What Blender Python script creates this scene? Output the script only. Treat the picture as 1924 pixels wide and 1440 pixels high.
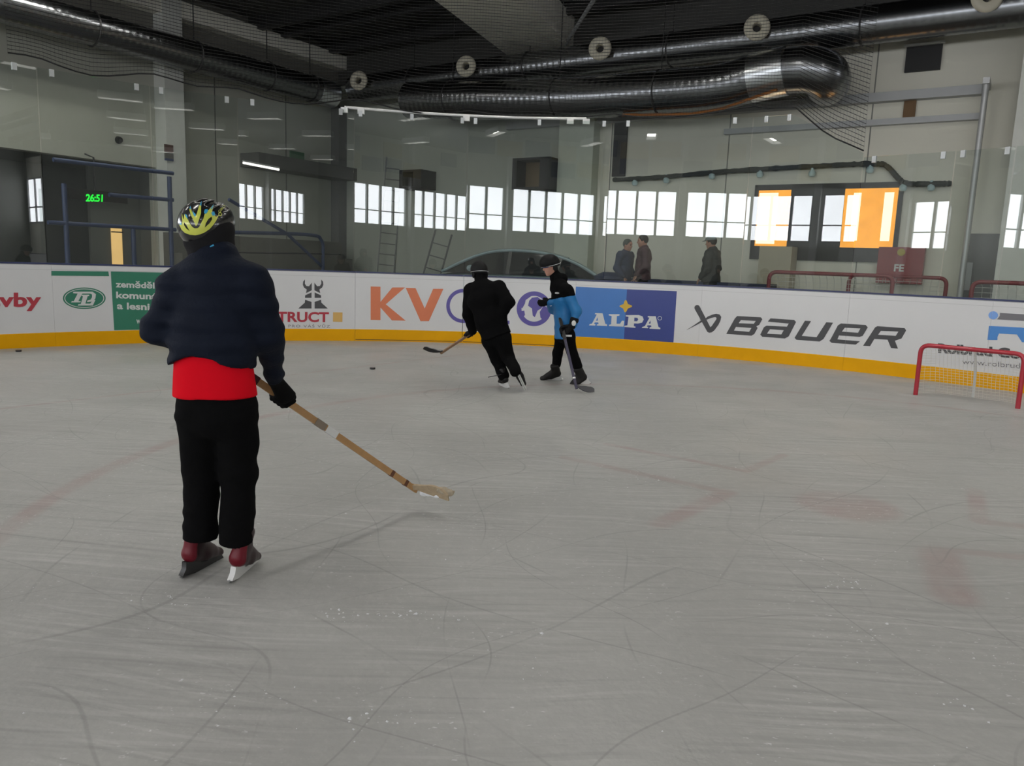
import bpy, bmesh, math, random
import numpy as np
from mathutils import Vector, Matrix
from mathutils.geometry import tessellate_polygon

random.seed(7)
RNG = np.random.default_rng(11)
COL = bpy.context.scene.collection
SC = bpy.context.scene
for o in list(bpy.data.objects):
    bpy.data.objects.remove(o)

# ------------------------------------------------------------------ camera, world, exposure
PITCH, ROLL, FPX, CAMH = .15442, .03712, 1445.0, 1.5
_F = np.array([0, math.cos(PITCH), -math.sin(PITCH)])
_U0 = np.array([0, math.sin(PITCH), math.cos(PITCH)])
_R0 = np.array([1., 0, 0])
CR = math.cos(ROLL) * _R0 + math.sin(ROLL) * _U0
CU = -math.sin(ROLL) * _R0 + math.cos(ROLL) * _U0
camd = bpy.data.cameras.new('camera')
camd.sensor_width = 36
camd.lens = 36 * FPX / 1924
camd.clip_end = 300
cam = bpy.data.objects.new('camera', camd)
COL.objects.link(cam)
cam.matrix_world = Matrix(((CR[0], CU[0], -_F[0], 0), (CR[1], CU[1], -_F[1], 0), (CR[2], CU[2], -_F[2], CAMH), (0, 0, 0, 1)))
SC.camera = cam

world = bpy.data.worlds.new('sky')
SC.world = world
world.use_nodes = True
world.node_tree.nodes['Background'].inputs[0].default_value = (.75, .82, .9, 1)
world.node_tree.nodes['Background'].inputs[1].default_value = .6

SC.view_settings.view_transform = 'Standard'
SC.view_settings.look = 'None'
SC.view_settings.gamma = 1
SC.view_settings.exposure = 0.0
SC.view_settings.use_curve_mapping = False
SC.cycles.transparent_max_bounces = 14
SC.cycles.use_light_tree = False
SC.cycles.max_bounces = 5
SC.cycles.diffuse_bounces = 3
SC.cycles.glossy_bounces = 3
SC.cycles.caustics_reflective = False
SC.cycles.caustics_refractive = False
SC.cycles.sample_clamp_indirect = 4

LAMP_STRENGTH = 36.0      # ceiling luminaires
WINDOW_STRENGTH = 10.0     # overcast daylight in the window strip of the far side wall


# ------------------------------------------------------------------ measuring helpers (photo pixel -> point of the place)
def ray(px, py):
    return (px - 962) / FPX * CR - (py - 720) / FPX * CU + _F


def at(px, py, d):
    q = ray(px, py)
    return np.array([0, 0, CAMH]) + q * (d / q[1])


def gp(px, py, z=0.0):
    q = ray(px, py)
    return np.array([0, 0, CAMH]) + q * ((z - CAMH) / q[2])


# hall axes: a runs towards the wall with the ducts (wall_right), b towards wall_left
HA = math.radians(57)
HU = np.array([math.cos(HA), math.sin(HA), 0])
HV = np.array([-math.sin(HA), math.cos(HA), 0])
A_R, B_L, A_S, B_B = 18.07, 18.6, -12.0, -30.0
CEIL = 7.9
DECK = .35


def H(a, b, z):
    return a * HU + b * HV + np.array([0, 0, z])


def onwall(px, py, n, c):
    q = ray(px, py)
    o = np.array([0, 0, CAMH])
    P = o + q * ((c - o @ n) / (q @ n))
    return np.array([P @ HU, P @ HV, P[2]])


# rink board: one round end of the rink
BC = np.array([-.458, 5.111])
BR = 9.157
BH = 1.232


def bs(px, py):                      # pixel -> (arc length to the right of phi = 90, height) on the board face
    q = ray(px, py)
    o = np.array([0, 0, CAMH])
    A = q[:2] @ q[:2]
    w = o[:2] - BC
    B = w @ q[:2]
    Cc = w @ w - BR ** 2
    t = (-B + math.sqrt(B * B - A * Cc)) / A
    P = o + q * t
    phi = math.atan2(P[1] - BC[1], P[0] - BC[0])
    return ((math.pi / 2 - phi) * BR, P[2])


def bmap(s, z, off=0.0):
    phi = math.pi / 2 - s / BR
    R = BR - off
    return (BC[0] + R * math.cos(phi), BC[1] + R * math.sin(phi), z)


def sphi(deg):
    return math.radians(90 - deg) * BR


# ------------------------------------------------------------------ mesh helpers
W = {}


def nrm(v):
    v = np.asarray(v, float)
    return v / max(1e-12, np.linalg.norm(v))


class MB:
    def __init__(s):
        s.v, s.f, s.m = [], [], []

    def add(s, verts, faces, mi=0):
        n = len(s.v)
        s.v.extend([tuple(map(float, p)) for p in verts])
        s.f.extend([tuple(int(i) + n for i in f) for f in faces])
        s.m.extend([mi] * len(faces))
        return s

    def box(s, c, size, ax=None, mi=0):
        c = np.asarray(c, float)
        ax = np.eye(3) if ax is None else np.asarray(ax, float)
        hx, hy, hz = [x / 2 for x in size]
        vs = [c + ax[0] * x + ax[1] * y + ax[2] * z for x in (-hx, hx) for y in (-hy, hy) for z in (-hz, hz)]
        fs = [(0, 1, 3, 2), (4, 6, 7, 5), (0, 4, 5, 1), (2, 3, 7, 6), (0, 2, 6, 4), (1, 5, 7, 3)]
        return s.add(vs, fs, mi)

    def hbox(s, a0, a1, b0, b1, z0, z1, mi=0):      # box in hall axes
        return s.box(H((a0 + a1) / 2, (b0 + b1) / 2, (z0 + z1) / 2), (a1 - a0, b1 - b0, z1 - z0), (HU, HV, (0, 0, 1)), mi)

    def hquad(s, a0, a1, b0, b1, z0, z1, mi=0):     # flat luminous sheet in hall axes (one of the extents is zero)
        if a0 == a1:
            L = [(a0, b0, z0), (a0, b1, z0), (a0, b1, z1), (a0, b0, z1)]
        elif b0 == b1:
            L = [(a0, b0, z0), (a1, b0, z0), (a1, b0, z1), (a0, b0, z1)]
        else:
            L = [(a0, b0, z0), (a1, b0, z0), (a1, b1, z0), (a0, b1, z0)]
        return s.add([H(*p) for p in L], [(0, 1, 2, 3)], mi)

    def bar(s, p, q, w, h, up=(0, 0, 1), mi=0):
        p, q = np.asarray(p, float), np.asarray(q, float)
        d = nrm(q - p)
        up = np.asarray(up, float)
        x = np.cross(d, up)
        if np.linalg.norm(x) < 1e-6:
            x = np.cross(d, (1, 0, 0))
        x = nrm(x)
        y = np.cross(x, d)
        return s.box((p + q) / 2, (w, np.linalg.norm(q - p), h), (x, d, y), mi)

    def tube(s, pts, r, n=12, cap=True, mi=0, closed=False):
        P = [np.asarray(p, float) for p in pts]
        rs = list(r) if hasattr(r, '__len__') else [r] * len(P)
        L = len(P)
        T = []
        for i in range(L):
            if closed:
                T.append(nrm(P[(i + 1) % L] - P[i - 1]))
            else:
                T.append(nrm(P[min(i + 1, L - 1)] - P[max(i - 1, 0)]))
        ref = np.array([0, 0, 1.]) if abs(T[0][2]) < .9 else np.array([1., 0, 0])
        x = nrm(np.cross(ref, T[0]))
        vs = []
        for i in range(L):
            x = nrm(x - T[i] * (x @ T[i]))
            y = np.cross(T[i], x)
            for k in range(n):
                a = 2 * math.pi * k / n
                vs.append(P[i] + rs[i] * (math.cos(a) * x + math.sin(a) * y))
        fs = []
        for i in range(L if closed else L - 1):
            j = (i + 1) % L
            for k in range(n):
                k2 = (k + 1) % n
                fs.append((i * n + k, i * n + k2, j * n + k2, j * n + k))
        if cap and not closed:
            fs.append(tuple(range(n - 1, -1, -1)))
            fs.append(tuple((L - 1) * n + k for k in range(n)))
        return s.add(vs, fs, mi)

    def lathe(s, prof, c, axis, n=24, mi=0, cap=False):
        c = np.asarray(c, float)
        w = nrm(axis)
        ref = np.array([0, 0, 1.]) if abs(w[2]) < .9 else np.array([1., 0, 0])
        x = nrm(np.cross(ref, w))
        y = np.cross(w, x)
        vs = [c + w * h + rr * (math.cos(2 * math.pi * k / n) * x + math.sin(2 * math.pi * k / n) * y) for rr, h in prof for k in range(n)]
        fs = [(i * n + k, i * n + (k + 1) % n, (i + 1) * n + (k + 1) % n, (i + 1) * n + k) for i in range(len(prof) - 1) for k in range(n)]
        if cap:
            fs.append(tuple(range(n - 1, -1, -1)))
            fs.append(tuple((len(prof) - 1) * n + k for k in range(n)))
        return s.add(vs, fs, mi)

    def ell(s, c, r, ax=None, n=16, mi=0):
        c = np.asarray(c, float)
        ax = np.eye(3) if ax is None else np.asarray(ax, float)
        m = n // 2
        vs, fs = [], []
        for i in range(m + 1):
            t = math.pi * i / m
            for k in range(n):
                a = 2 * math.pi * k / n
                q = (math.sin(t) * math.cos(a) * r[0], math.sin(t) * math.sin(a) * r[1], math.cos(t) * r[2])
                vs.append(c + ax[0] * q[0] + ax[1] * q[1] + ax[2] * q[2])
        for i in range(m):
            for k in range(n):
                k2 = (k + 1) % n
                fs.append((i * n + k, (i + 1) * n + k, (i + 1) * n + k2, i * n + k2))
        return s.add(vs, fs, mi)

    def plate(s, loop, nrmv, th, mi=0):              # flat polygon (3-D loop) given a thickness
        loop = [np.asarray(p, float) for p in loop]
        w = nrm(nrmv) * th / 2
        n = len(loop)
        tri = tessellate_polygon([[Vector(p) for p in loop]])
        vs = [p - w for p in loop] + [p + w for p in loop]
        fs = [tuple(t) for t in tri] + [tuple(i + n for i in reversed(t)) for t in tri]
        fs += [(i, (i + 1) % n, (i + 1) % n + n, i + n) for i in range(n)]
        return s.add(vs, fs, mi)


def bez_arc(p, c, q, n=8):
    p, c, q = [np.asarray(x, float) for x in (p, c, q)]
    return [(1 - t) ** 2 * p + 2 * t * (1 - t) * c + t * t * q for t in [i / n for i in range(n + 1)]]


def smooth_path(pts, n=6):
    P = [np.asarray(p, float) for p in pts]
    out = []
    for i in range(len(P) - 1):
        p0, p1, p2, p3 = P[max(i - 1, 0)], P[i], P[i + 1], P[min(i + 2, len(P) - 1)]
        for k in range(n):
            t = k / n
            out.append(.5 * (2 * p1 + (p2 - p0) * t + (2 * p0 - 5 * p1 + 4 * p2 - p3) * t * t + (3 * p1 - p0 - 3 * p2 + p3) * t ** 3))
    out.append(P[-1])
    return out


def finish(name, verts, faces, mats, parent=None, loc=None, smooth=None, midx=None, fix=True):
    verts = np.asarray(verts, float).reshape(-1, 3)
    if parent is not None:
        org = W[parent.name]
        base = org if loc is None else np.asarray(loc, float)
    else:
        base = np.array([(verts[:, 0].min() + verts[:, 0].max()) / 2, (verts[:, 1].min() + verts[:, 1].max()) / 2, verts[:, 2].min()]) if loc is None else np.asarray(loc, float)
    me = bpy.data.meshes.new(name)
    me.from_pydata((verts - base).tolist(), [], faces)
    if not isinstance(mats, (list, tuple)):
        mats = [mats]
    for m in mats:
        me.materials.append(m)
    if midx is not None and len(mats) > 1:
        me.polygons.foreach_set('material_index', np.asarray(midx, dtype=np.int32))
    me.update()
    if fix:
        b = bmesh.new()
        b.from_mesh(me)
        bmesh.ops.recalc_face_normals(b, faces=b.faces)
        b.to_mesh(me)
        b.free()
    if smooth is None:
        me.polygons.foreach_set('use_smooth', [True] * len(me.polygons))
        me.set_sharp_from_angle(angle=math.radians(38))
    elif smooth:
        me.polygons.foreach_set('use_smooth', [True] * len(me.polygons))
    o = bpy.data.objects.new(name, me)
    COL.objects.link(o)
    if parent is not None:
        o.parent = parent
        o.location = base - W[parent.name]
    else:
        o.location = base
    W[o.name] = base
    return o


def mk(name, mb, mats, parent=None, **k):
    return finish(name, mb.v, mb.f, mats, parent, midx=mb.m, **k)


def tag(o, label=None, cat=None, group=None, kind=None):
    if label:
        o['label'] = label
    if cat:
        o['category'] = cat
    if group:
        o['group'] = group
    if kind:
        o['kind'] = kind
    return o


def thing(name, loc, label, cat, group=None):
    o = bpy.data.objects.new(name, None)
    o.empty_display_size = .1
    COL.objects.link(o)
    o.location = loc
    W[o.name] = np.asarray(loc, float)
    return tag(o, label, cat, group)


def struct(name, mb, mats, parent=None, **k):
    o = mk(name, mb, mats, parent, **k)
    o['kind'] = 'structure'
    return o


# ------------------------------------------------------------------ materials
def lin(c):
    if isinstance(c, str):
        c = c.lstrip('#')
        c = [int(c[i:i + 2], 16) for i in (0, 2, 4)]
    out = []
    for x in c:
        x = x / 255
        out.append(x / 12.92 if x <= .04045 else ((x + .055) / 1.055) ** 2.4)
    return out


class NT:
    def __init__(s, m):
        s.t = m.node_tree

    def n(s, typ, **k):
        x = s.t.nodes.new(typ)
        for a, b in k.items():
            setattr(x, a, b)
        return x

    def set(s, node, i, v):
        if hasattr(v, 'is_linked') or isinstance(v, bpy.types.NodeSocket):
            s.t.links.new(v, node.inputs[i])
        else:
            node.inputs[i].default_value = v

    def math(s, op, a, b=0.0, c=0.0, clamp=False):
        x = s.n('ShaderNodeMath', operation=op, use_clamp=clamp)
        s.set(x, 0, a)
        s.set(x, 1, b)
        s.set(x, 2, c)
        return x.outputs[0]

    def vm(s, op, a, b=(0, 0, 0), scale=None):
        x = s.n('ShaderNodeVectorMath', operation=op)
        s.set(x, 0, a)
        s.set(x, 1, b)
        if scale is not None:
            s.set(x, 3, scale)
        return x.outputs['Value'] if op in ('LENGTH', 'DOT_PRODUCT', 'DISTANCE') else x.outputs[0]

    def noise(s, vec, scale, detail=3, rough=.55, dist=0):
        x = s.n('ShaderNodeTexNoise')
        s.set(x, 'Vector', vec)
        x.inputs['Scale'].default_value = scale
        x.inputs['Detail'].default_value = detail
        x.inputs['Roughness'].default_value = rough
        x.inputs['Distortion'].default_value = dist
        return x.outputs[0]

    def step(s, v, lo, hi):
        x = s.n('ShaderNodeMapRange', interpolation_type='SMOOTHSTEP')
        s.set(x, 0, v)
        x.inputs[1].default_value = lo
        x.inputs[2].default_value = hi
        return x.outputs[0]

    def mix(s, f, a, b):
        x = s.n('ShaderNodeMix', data_type='RGBA')
        s.set(x, 0, f)
        for i, v in ((6, a), (7, b)):
            if isinstance(v, (tuple, list)):
                x.inputs[i].default_value = tuple(v)[:3] + (1,)
            else:
                s.t.links.new(v, x.inputs[i])
        return x.outputs[2]

    def mapping(s, vec, rot=0, scale=(1, 1, 1)):
        x = s.n('ShaderNodeMapping')
        s.set(x, 0, vec)
        x.inputs['Rotation'].default_value = (0, 0, rot)
        x.inputs['Scale'].default_value = scale
        return x.outputs[0]


MATS = {}


def mat(name, col, rough=.5, metal=0.0, var=.06, scale=6.0, bump=0.0, bscale=40.0, spec=.5, coat=0.0, sheen=0.0, dirt=0.0):
    if name in MATS:
        return MATS[name]
    m = bpy.data.materials.new(name)
    m.use_nodes = True
    t = NT(m)
    bsdf = m.node_tree.nodes['Principled BSDF']
    c = lin(col) if (isinstance(col, str) or max(col) > 1.0) else list(col)
    tc = t.n('ShaderNodeTexCoord').outputs['Object']
    nz = t.noise(tc, scale, 4)
    lo = [x * (1 - var) for x in c]
    hi = [min(1, x * (1 + var)) for x in c]
    colo = t.mix(nz, lo, hi)
    if dirt:
        d = t.math('MULTIPLY', t.step(t.noise(tc, scale * .6, 6, .7), .52, .75), dirt)
        colo = t.mix(d, colo, [x * .55 for x in c])
    t.set(bsdf, 'Base Color', colo)
    bsdf.inputs['Roughness'].default_value = rough
    bsdf.inputs['Metallic'].default_value = metal
    bsdf.inputs['Specular IOR Level'].default_value = spec
    if coat:
        bsdf.inputs['Coat Weight'].default_value = coat
    if sheen:
        bsdf.inputs['Sheen Weight'].default_value = sheen
    if bump:
        b = t.n('ShaderNodeBump')
        b.inputs['Strength'].default_value = bump
        b.inputs['Distance'].default_value = .01
        t.set(b, 'Height', t.noise(tc, bscale, 4))
        t.set(bsdf, 'Normal', b.outputs[0])
    MATS[name] = m
    return m


def emit(name, col, strength, var=0.0, scale=2.0):
    if name in MATS:
        return MATS[name]
    m = bpy.data.materials.new(name)
    m.use_nodes = True
    t = NT(m)
    m.node_tree.nodes.remove(m.node_tree.nodes['Principled BSDF'])
    e = t.n('ShaderNodeEmission')
    c = lin(col) if (isinstance(col, str) or max(col) > 1.0) else list(col)
    tc = t.n('ShaderNodeTexCoord').outputs['Object']
    t.set(e, 0, t.mix(t.noise(tc, scale, 3), [x * (1 - var) for x in c], [x * (1 + var) for x in c]))
    e.inputs[1].default_value = strength
    out = m.node_tree.nodes['Material Output']
    m.node_tree.links.new(e.outputs[0], out.inputs[0])
    MATS[name] = m
    return m


def glass_mat():
    m = bpy.data.materials.new('rink_glass')
    m.use_nodes = True
    t = NT(m)
    m.node_tree.nodes.remove(m.node_tree.nodes['Principled BSDF'])
    tr = t.n('ShaderNodeBsdfTransparent')
    tc = t.n('ShaderNodeTexCoord').outputs['Object']
    sm = t.step(t.noise(t.mapping(tc, 0, (1, 1, .5)), 1.3, 5, .65), .35, .75)
    t.set(tr, 0, t.mix(sm, (.93, .955, .945), (.90, .925, .91)))
    gl = t.n('ShaderNodeBsdfGlossy')
    gl.inputs['Roughness'].default_value = 0.0
    gl.inputs[0].default_value = (1, 1, 1, 1)
    df = t.n('ShaderNodeBsdfDiffuse')
    df.inputs[0].default_value = (.55, .6, .58, 1)
    lw = t.n('ShaderNodeLayerWeight')
    f5 = t.math('POWER', lw.outputs['Facing'], 5)
    fr = t.math('MULTIPLY_ADD', f5, .9, .052)
    hz = t.n('ShaderNodeMixShader')
    hz.inputs[0].default_value = .012
    t.t.links.new(tr.outputs[0], hz.inputs[1])
    t.t.links.new(df.outputs[0], hz.inputs[2])
    mx = t.n('ShaderNodeMixShader')
    t.set(mx, 0, fr)
    t.t.links.new(hz.outputs[0], mx.inputs[1])
    t.t.links.new(gl.outputs[0], mx.inputs[2])
    t.t.links.new(mx.outputs[0], m.node_tree.nodes['Material Output'].inputs[0])
    return m


def ice_mat():
    m = bpy.data.materials.new('skated_ice')
    m.use_nodes = True
    t = NT(m)
    b = m.node_tree.nodes['Principled BSDF']
    pos = t.n('ShaderNodeNewGeometry').outputs['Position']
    col = t.mix(t.step(t.noise(pos, .5, 3, .6), .3, .7), (.345, .345, .33), (.385, .385, .368))
    col = t.mix(t.math('MULTIPLY', t.step(t.noise(pos, 14, 3, .75), .42, .7), .35), col, (.45, .45, .43))
    # marks painted under the ice: face-off circle, spot and hash lines, long line towards the boards
    wob = t.vm('ADD', pos, t.vm('SCALE', t.vm('SUBTRACT', t.n('ShaderNodeTexNoise').outputs['Color'], (.5, .5, .5)), scale=.12))
    masks = []

    def seg(p, q, w):
        p = (p[0], p[1], 0)
        d = np.array([q[0] - p[0], q[1] - p[1], 0.])
        L2 = float(d @ d)
        v = t.vm('SUBTRACT', wob, p)
        k = t.math('DIVIDE', t.vm('DOT_PRODUCT', v, tuple(d)), L2, clamp=True)
        dist = t.vm('LENGTH', t.vm('SUBTRACT', v, t.vm('SCALE', tuple(d), scale=k)))
        masks.append(t.step(dist, w, w * .35))

    def ring(c, r, w):
        dist = t.vm('DISTANCE', t.vm('MULTIPLY', wob, (1, 1, 0)), (c[0], c[1], 0))
        masks.append(t.step(t.math('ABSOLUTE', t.math('SUBTRACT', dist, r)), w, w * .3))

    spot = t.step(t.vm('DISTANCE', t.vm('MULTIPLY', wob, (1, 1, 0)), (2.24, 4.93, 0)), .38, .25)
    masks.append(spot)
    ring((2.24, 4.93), 5.0, .09)
    for p, q, w in (((.43, 5.91), (1.5, 5.12), .07), ((.83, 6.43), (1.8, 5.71), .06), ((1.8, 5.71), (2.28, 6.28), .06),
                    ((1.5, 5.12), (.91, 4.40), .10), ((3.38, 5.42), (2.98, 4.7), .08), ((2.98, 4.7), (3.5, 4.55), .08),
                    ((2.4, 4.16), (3.1, 4.05), .07), ((2.15, 3.5), (2.4, 4.1), .15), ((-5.5, 5.8), (-.74, 12.6), .06)):
        seg(p, q, w)
    mk_ = masks[0]
    for x in masks[1:]:
        mk_ = t.math('MAXIMUM', mk_, x)
    mk_ = t.math('MULTIPLY', mk_, t.math('MULTIPLY_ADD', t.step(t.noise(pos, 2.2, 2, .7), .3, .7), .22, .15))
    col = t.mix(mk_, col, (.30, .155, .145))
    # skate cuts: thin bright and dark streaks in several curved directions
    warps = [t.vm('SUBTRACT', _noisecol(t, pos, q_), (.5, .5, .5)) for q_ in (.19, .27, .38)]
    gates = []
    for i, (rot, sx, sy, bend, thr) in enumerate(((.35, .5, 26, .5, .64), (1.25, .6, 32, .8, .64), (2.2, .5, 34, .6, .64), (2.75, .45, 28, .4, .64))):
        wv = t.vm('ADD', pos, t.vm('SCALE', warps[i % 3], scale=bend * 2.2))
        nn = t.noise(t.mapping(wv, rot, (sx, sy, 1)), 1.0, 1, .5)
        line = t.step(nn, thr - .05, thr + .04)
        line2 = t.step(nn, 1 - thr + .05, 1 - thr - .04)
        gate = t.step(t.noise(pos, .9 + .2 * i, 1), .42, .62)
        gates.append(gate)
        col = t.mix(t.math('MULTIPLY', t.math('MULTIPLY', line, gate), .17), col, (.60, .60, .59))
        col = t.mix(t.math('MULTIPLY', t.math('MULTIPLY', line2, gate), .22), col, (.22, .22, .21))
    for i, (rot, sc, bend) in enumerate(((.5, .85, 1.2), (1.5, .95, 1.6), (2.4, .8, 1.4), (.05, 1.1, 1.0), (.9, 1.3, .8), (1.15, .7, 1.8), (2.0, 1.2, .7), (2.8, 1.0, 1.3))):
        wv = t.vm('ADD', pos, t.vm('SCALE', warps[(i + 1) % 3], scale=bend * 2.6))
        x = t.n('ShaderNodeSeparateXYZ')
        t.set(x, 0, t.mapping(wv, rot, (sc, sc, 1)))
        fr = t.math('FRACT', t.math('ADD', x.outputs[0], i * .31))
        ln = t.step(t.math('ABSOLUTE', t.math('SUBTRACT', fr, .5)), .0075, .002)
        gate = gates[i % 4] if i < 4 else t.math('SUBTRACT', 1.0, gates[i % 4])
        col = t.mix(t.math('MULTIPLY', t.math('MULTIPLY', ln, gate), .40), col, (.20, .20, .19))
    # snow scraped up in flecks
    fl = t.math('MULTIPLY', t.step(t.noise(t.mapping(pos, .6, (1.0, 1.8, 1)), 26, 2, .65), .63, .72), t.step(t.noise(pos, 1.6, 2, .6), .47, .62))
    col = t.mix(t.math('MULTIPLY', fl, .6), col, (.72, .73, .74))
    t.set(b, 'Base Color', col)
    warps_r = gates[0]
    t.set(b, 'Roughness', t.math('MULTIPLY_ADD', warps_r, .2, .38))
    b.inputs['Specular IOR Level'].default_value = .35
    bp = t.n('ShaderNodeBump')
    bp.inputs['Strength'].default_value = .35
    bp.inputs['Distance'].default_value = .004
    t.set(bp, 'Height', t.noise(pos, 35, 2))
    t.set(b, 'Normal', bp.outputs[0])
    return m


def _noisecol(t, vec, scale):
    x = t.n('ShaderNodeTexNoise')
    t.set(x, 'Vector', vec)
    x.inputs['Scale'].default_value = scale
    x.inputs['Detail'].default_value = 1.0
    return x.outputs['Color']


M_WALL_R = mat('cream_sandwich_panel', (.80, .78, .67), .6, var=.04, scale=.6, dirt=.08)
M_WALL_L = mat('grey_green_panel', (.43, .435, .375), .6, var=.06, scale=.5)
M_CEIL = mat('dark_roof_sheet', (.050, .050, .045), .7, var=.1)
M_ROOFDARK = mat('dark_purlin_steel', (.018, .018, .018), .6)
M_BEAM = mat('grey_concrete_beam', (.80, .78, .69), .75, var=.08, scale=1.2, bump=.1)
M_PALE = mat('pale_grey_paint', (.62, .63, .58), .6)
M_DECK = mat('grey_concrete_floor', (.16, .16, .155), .7, var=.12, scale=1.5)
M_DUCT = mat('galvanised_spiral_duct', (.24, .25, .26), .26, metal=1.0, var=.1, scale=3)
M_DUCTSEG = mat('bright_duct_sleeve', (.75, .78, .80), .28, metal=1.0, var=.05)
M_STRAP = mat('black_steel_strap', (.02, .02, .02), .5)
M_CREAM = mat('cream_plastic', (.62, .58, .46), .5)
M_DARK = mat('near_black', (.012, .012, .012), .6)
M_BOARD = mat('white_board_plastic', (.70, .70, .705), .32, var=.03, scale=2.5, dirt=.06)
M_KICK = mat('yellow_kick_plastic', (.80, .39, .003), .45, var=.10, scale=3.0, dirt=.06, spec=.12)
M_RAIL = mat('blue_cap_rail', (.028, .036, .11), .35)
M_GLASS = glass_mat()
M_CLIP = mat('bright_clip_metal', (.50, .52, .52), .35, metal=.3)
M_NETC = mat('black_net_cord', (.012, .012, .012), .9)
M_ICE = ice_mat()
M_SNOW = mat('scraped_snow', (.85, .86, .88), .7)
M_STEELBLUE = mat('blue_painted_steel', (.035, .055, .13), .45)
M_GREYSTEEL = mat('grey_painted_steel', (.42, .43, .43), .45, metal=.2)
M_RED = mat('red_goal_paint', (.40, .012, .03), .28, var=.06, coat=.4)
M_REDDULL = mat('dull_red_paint', (.20, .02, .028), .45)
M_WHITE = mat('white_plastic', (.72, .72, .70), .4)
M_BLADE = mat('skate_steel', (.70, .71, .72), .25, metal=1.0)
M_BLACK = mat('black_cloth', (.0045, .0045, .0048), .95, var=.25, scale=25, bump=.25, bscale=150, spec=.06)
M_BLACKP = mat('black_plastic', (.010, .010, .011), .3)
M_SKIN = mat('skin', (.50, .26, .19), .5, var=.1)
M_HAIR = mat('dark_hair', (.03, .022, .016), .6)
M_EYE = mat('eye_dark', (.03, .03, .04), .2)

# ------------------------------------------------------------------ room shell
mb = MB().hbox(A_S, A_R, B_B, B_L, -.2, 0)
struct('floor', mb, M_ICE)

# raised concourse around the rink (outside the boards only)
mb = MB()
N = 48
inn, outr = [], []
for i in range(N + 1):
    ph = math.radians(-12 + 204 * i / N)
    d = np.array([math.cos(ph), math.sin(ph), 0])
    p0 = np.array([BC[0], BC[1], 0]) + d * (BR + .14)
    # outward to the hall walls
    best = 60
    for n_, c_ in ((HU, A_R), (HV, B_L), (-HU, -A_S), (-HV, -B_B)):
        den = d @ n_
        if den > 1e-6:
            best = min(best, (c_ - p0 @ n_) / den)
    inn.append(p0)
    outr.append(p0 + d * best)
vs = []
for p, q in zip(inn, outr):
    for z in (0.0, DECK):
        vs.append((p[0], p[1], z))
        vs.append((q[0], q[1], z))
fs = []
for i in range(N):
    k = i * 4
    fs += [(k + 2, k + 6, k + 7, k + 3), (k, k + 2 + 0, k + 6, k + 4), (k + 1, k + 5, k + 7, k + 3)]
mb.add(vs, fs)
struct('floor_concourse', mb, M_DECK, smooth=False)

T = .3
WZ0, WZ1 = 3.15, 5.35
LW = ((-11.2, -5.2), (-4.8, 1.6))
# right wall (with the ducts)
mb = MB()
mb.hbox(A_R, A_R + T, B_B, B_L + T, 0, CEIL)
wr = struct('wall_right', mb, M_WALL_R)
mb = MB().hbox(A_R - .03, A_R, 10.36, B_L - .06, DECK, 6.78)  # added sheet; its colour carries the darker tone of reflections in the glass
struct('wall_corner_tone', mb, mat('grey_green_reflection_tone', (.44, .46, .40), .6, var=.05, scale=.6))
mb = MB()
for b in np.arange(-24, 10.3, 3.0):
    mb.hbox(A_R - .006, A_R, b, b + .025, DECK, CEIL)
mk('panel_joint', mb, mat('panel_joint_grey', (.25, .25, .22), .7), wr)
# left wall with a dark recess
R0, R1, RZ = 4.5, 11.75, 3.56
mb = MB()
mb.hbox(A_S, R0, B_L, B_L + T, 0, WZ0)
mb.hbox(A_S, R0, B_L, B_L + T, WZ1, CEIL)
mb.hbox(A_S, LW[0][0], B_L, B_L + T, WZ0, WZ1)
mb.hbox(LW[0][1], LW[1][0], B_L, B_L + T, WZ0, WZ1)
mb.hbox(LW[1][1], R0, B_L, B_L + T, WZ0, WZ1)
mb.hbox(R0, R1, B_L, B_L + T, RZ, CEIL)
mb.hbox(R1, A_R + T, B_L, B_L + T, 0, CEIL)
wl = struct('wall_left', mb, M_WALL_L)
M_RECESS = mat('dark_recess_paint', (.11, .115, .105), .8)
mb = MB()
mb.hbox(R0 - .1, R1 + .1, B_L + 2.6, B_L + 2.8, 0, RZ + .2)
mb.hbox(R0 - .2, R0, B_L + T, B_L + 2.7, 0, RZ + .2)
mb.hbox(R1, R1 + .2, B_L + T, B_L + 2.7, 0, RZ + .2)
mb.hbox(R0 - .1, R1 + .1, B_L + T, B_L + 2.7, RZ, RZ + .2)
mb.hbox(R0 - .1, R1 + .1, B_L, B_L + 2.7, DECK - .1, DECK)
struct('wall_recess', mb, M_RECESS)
mb = MB()
for a in (13.5, 15.9):
    mb.hbox(a, a + .03, B_L - .006, B_L, DECK, CEIL)
mk('panel_joint', mb, mat('panel_joint_dark', (.13, .13, .12), .7), wl)
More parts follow.
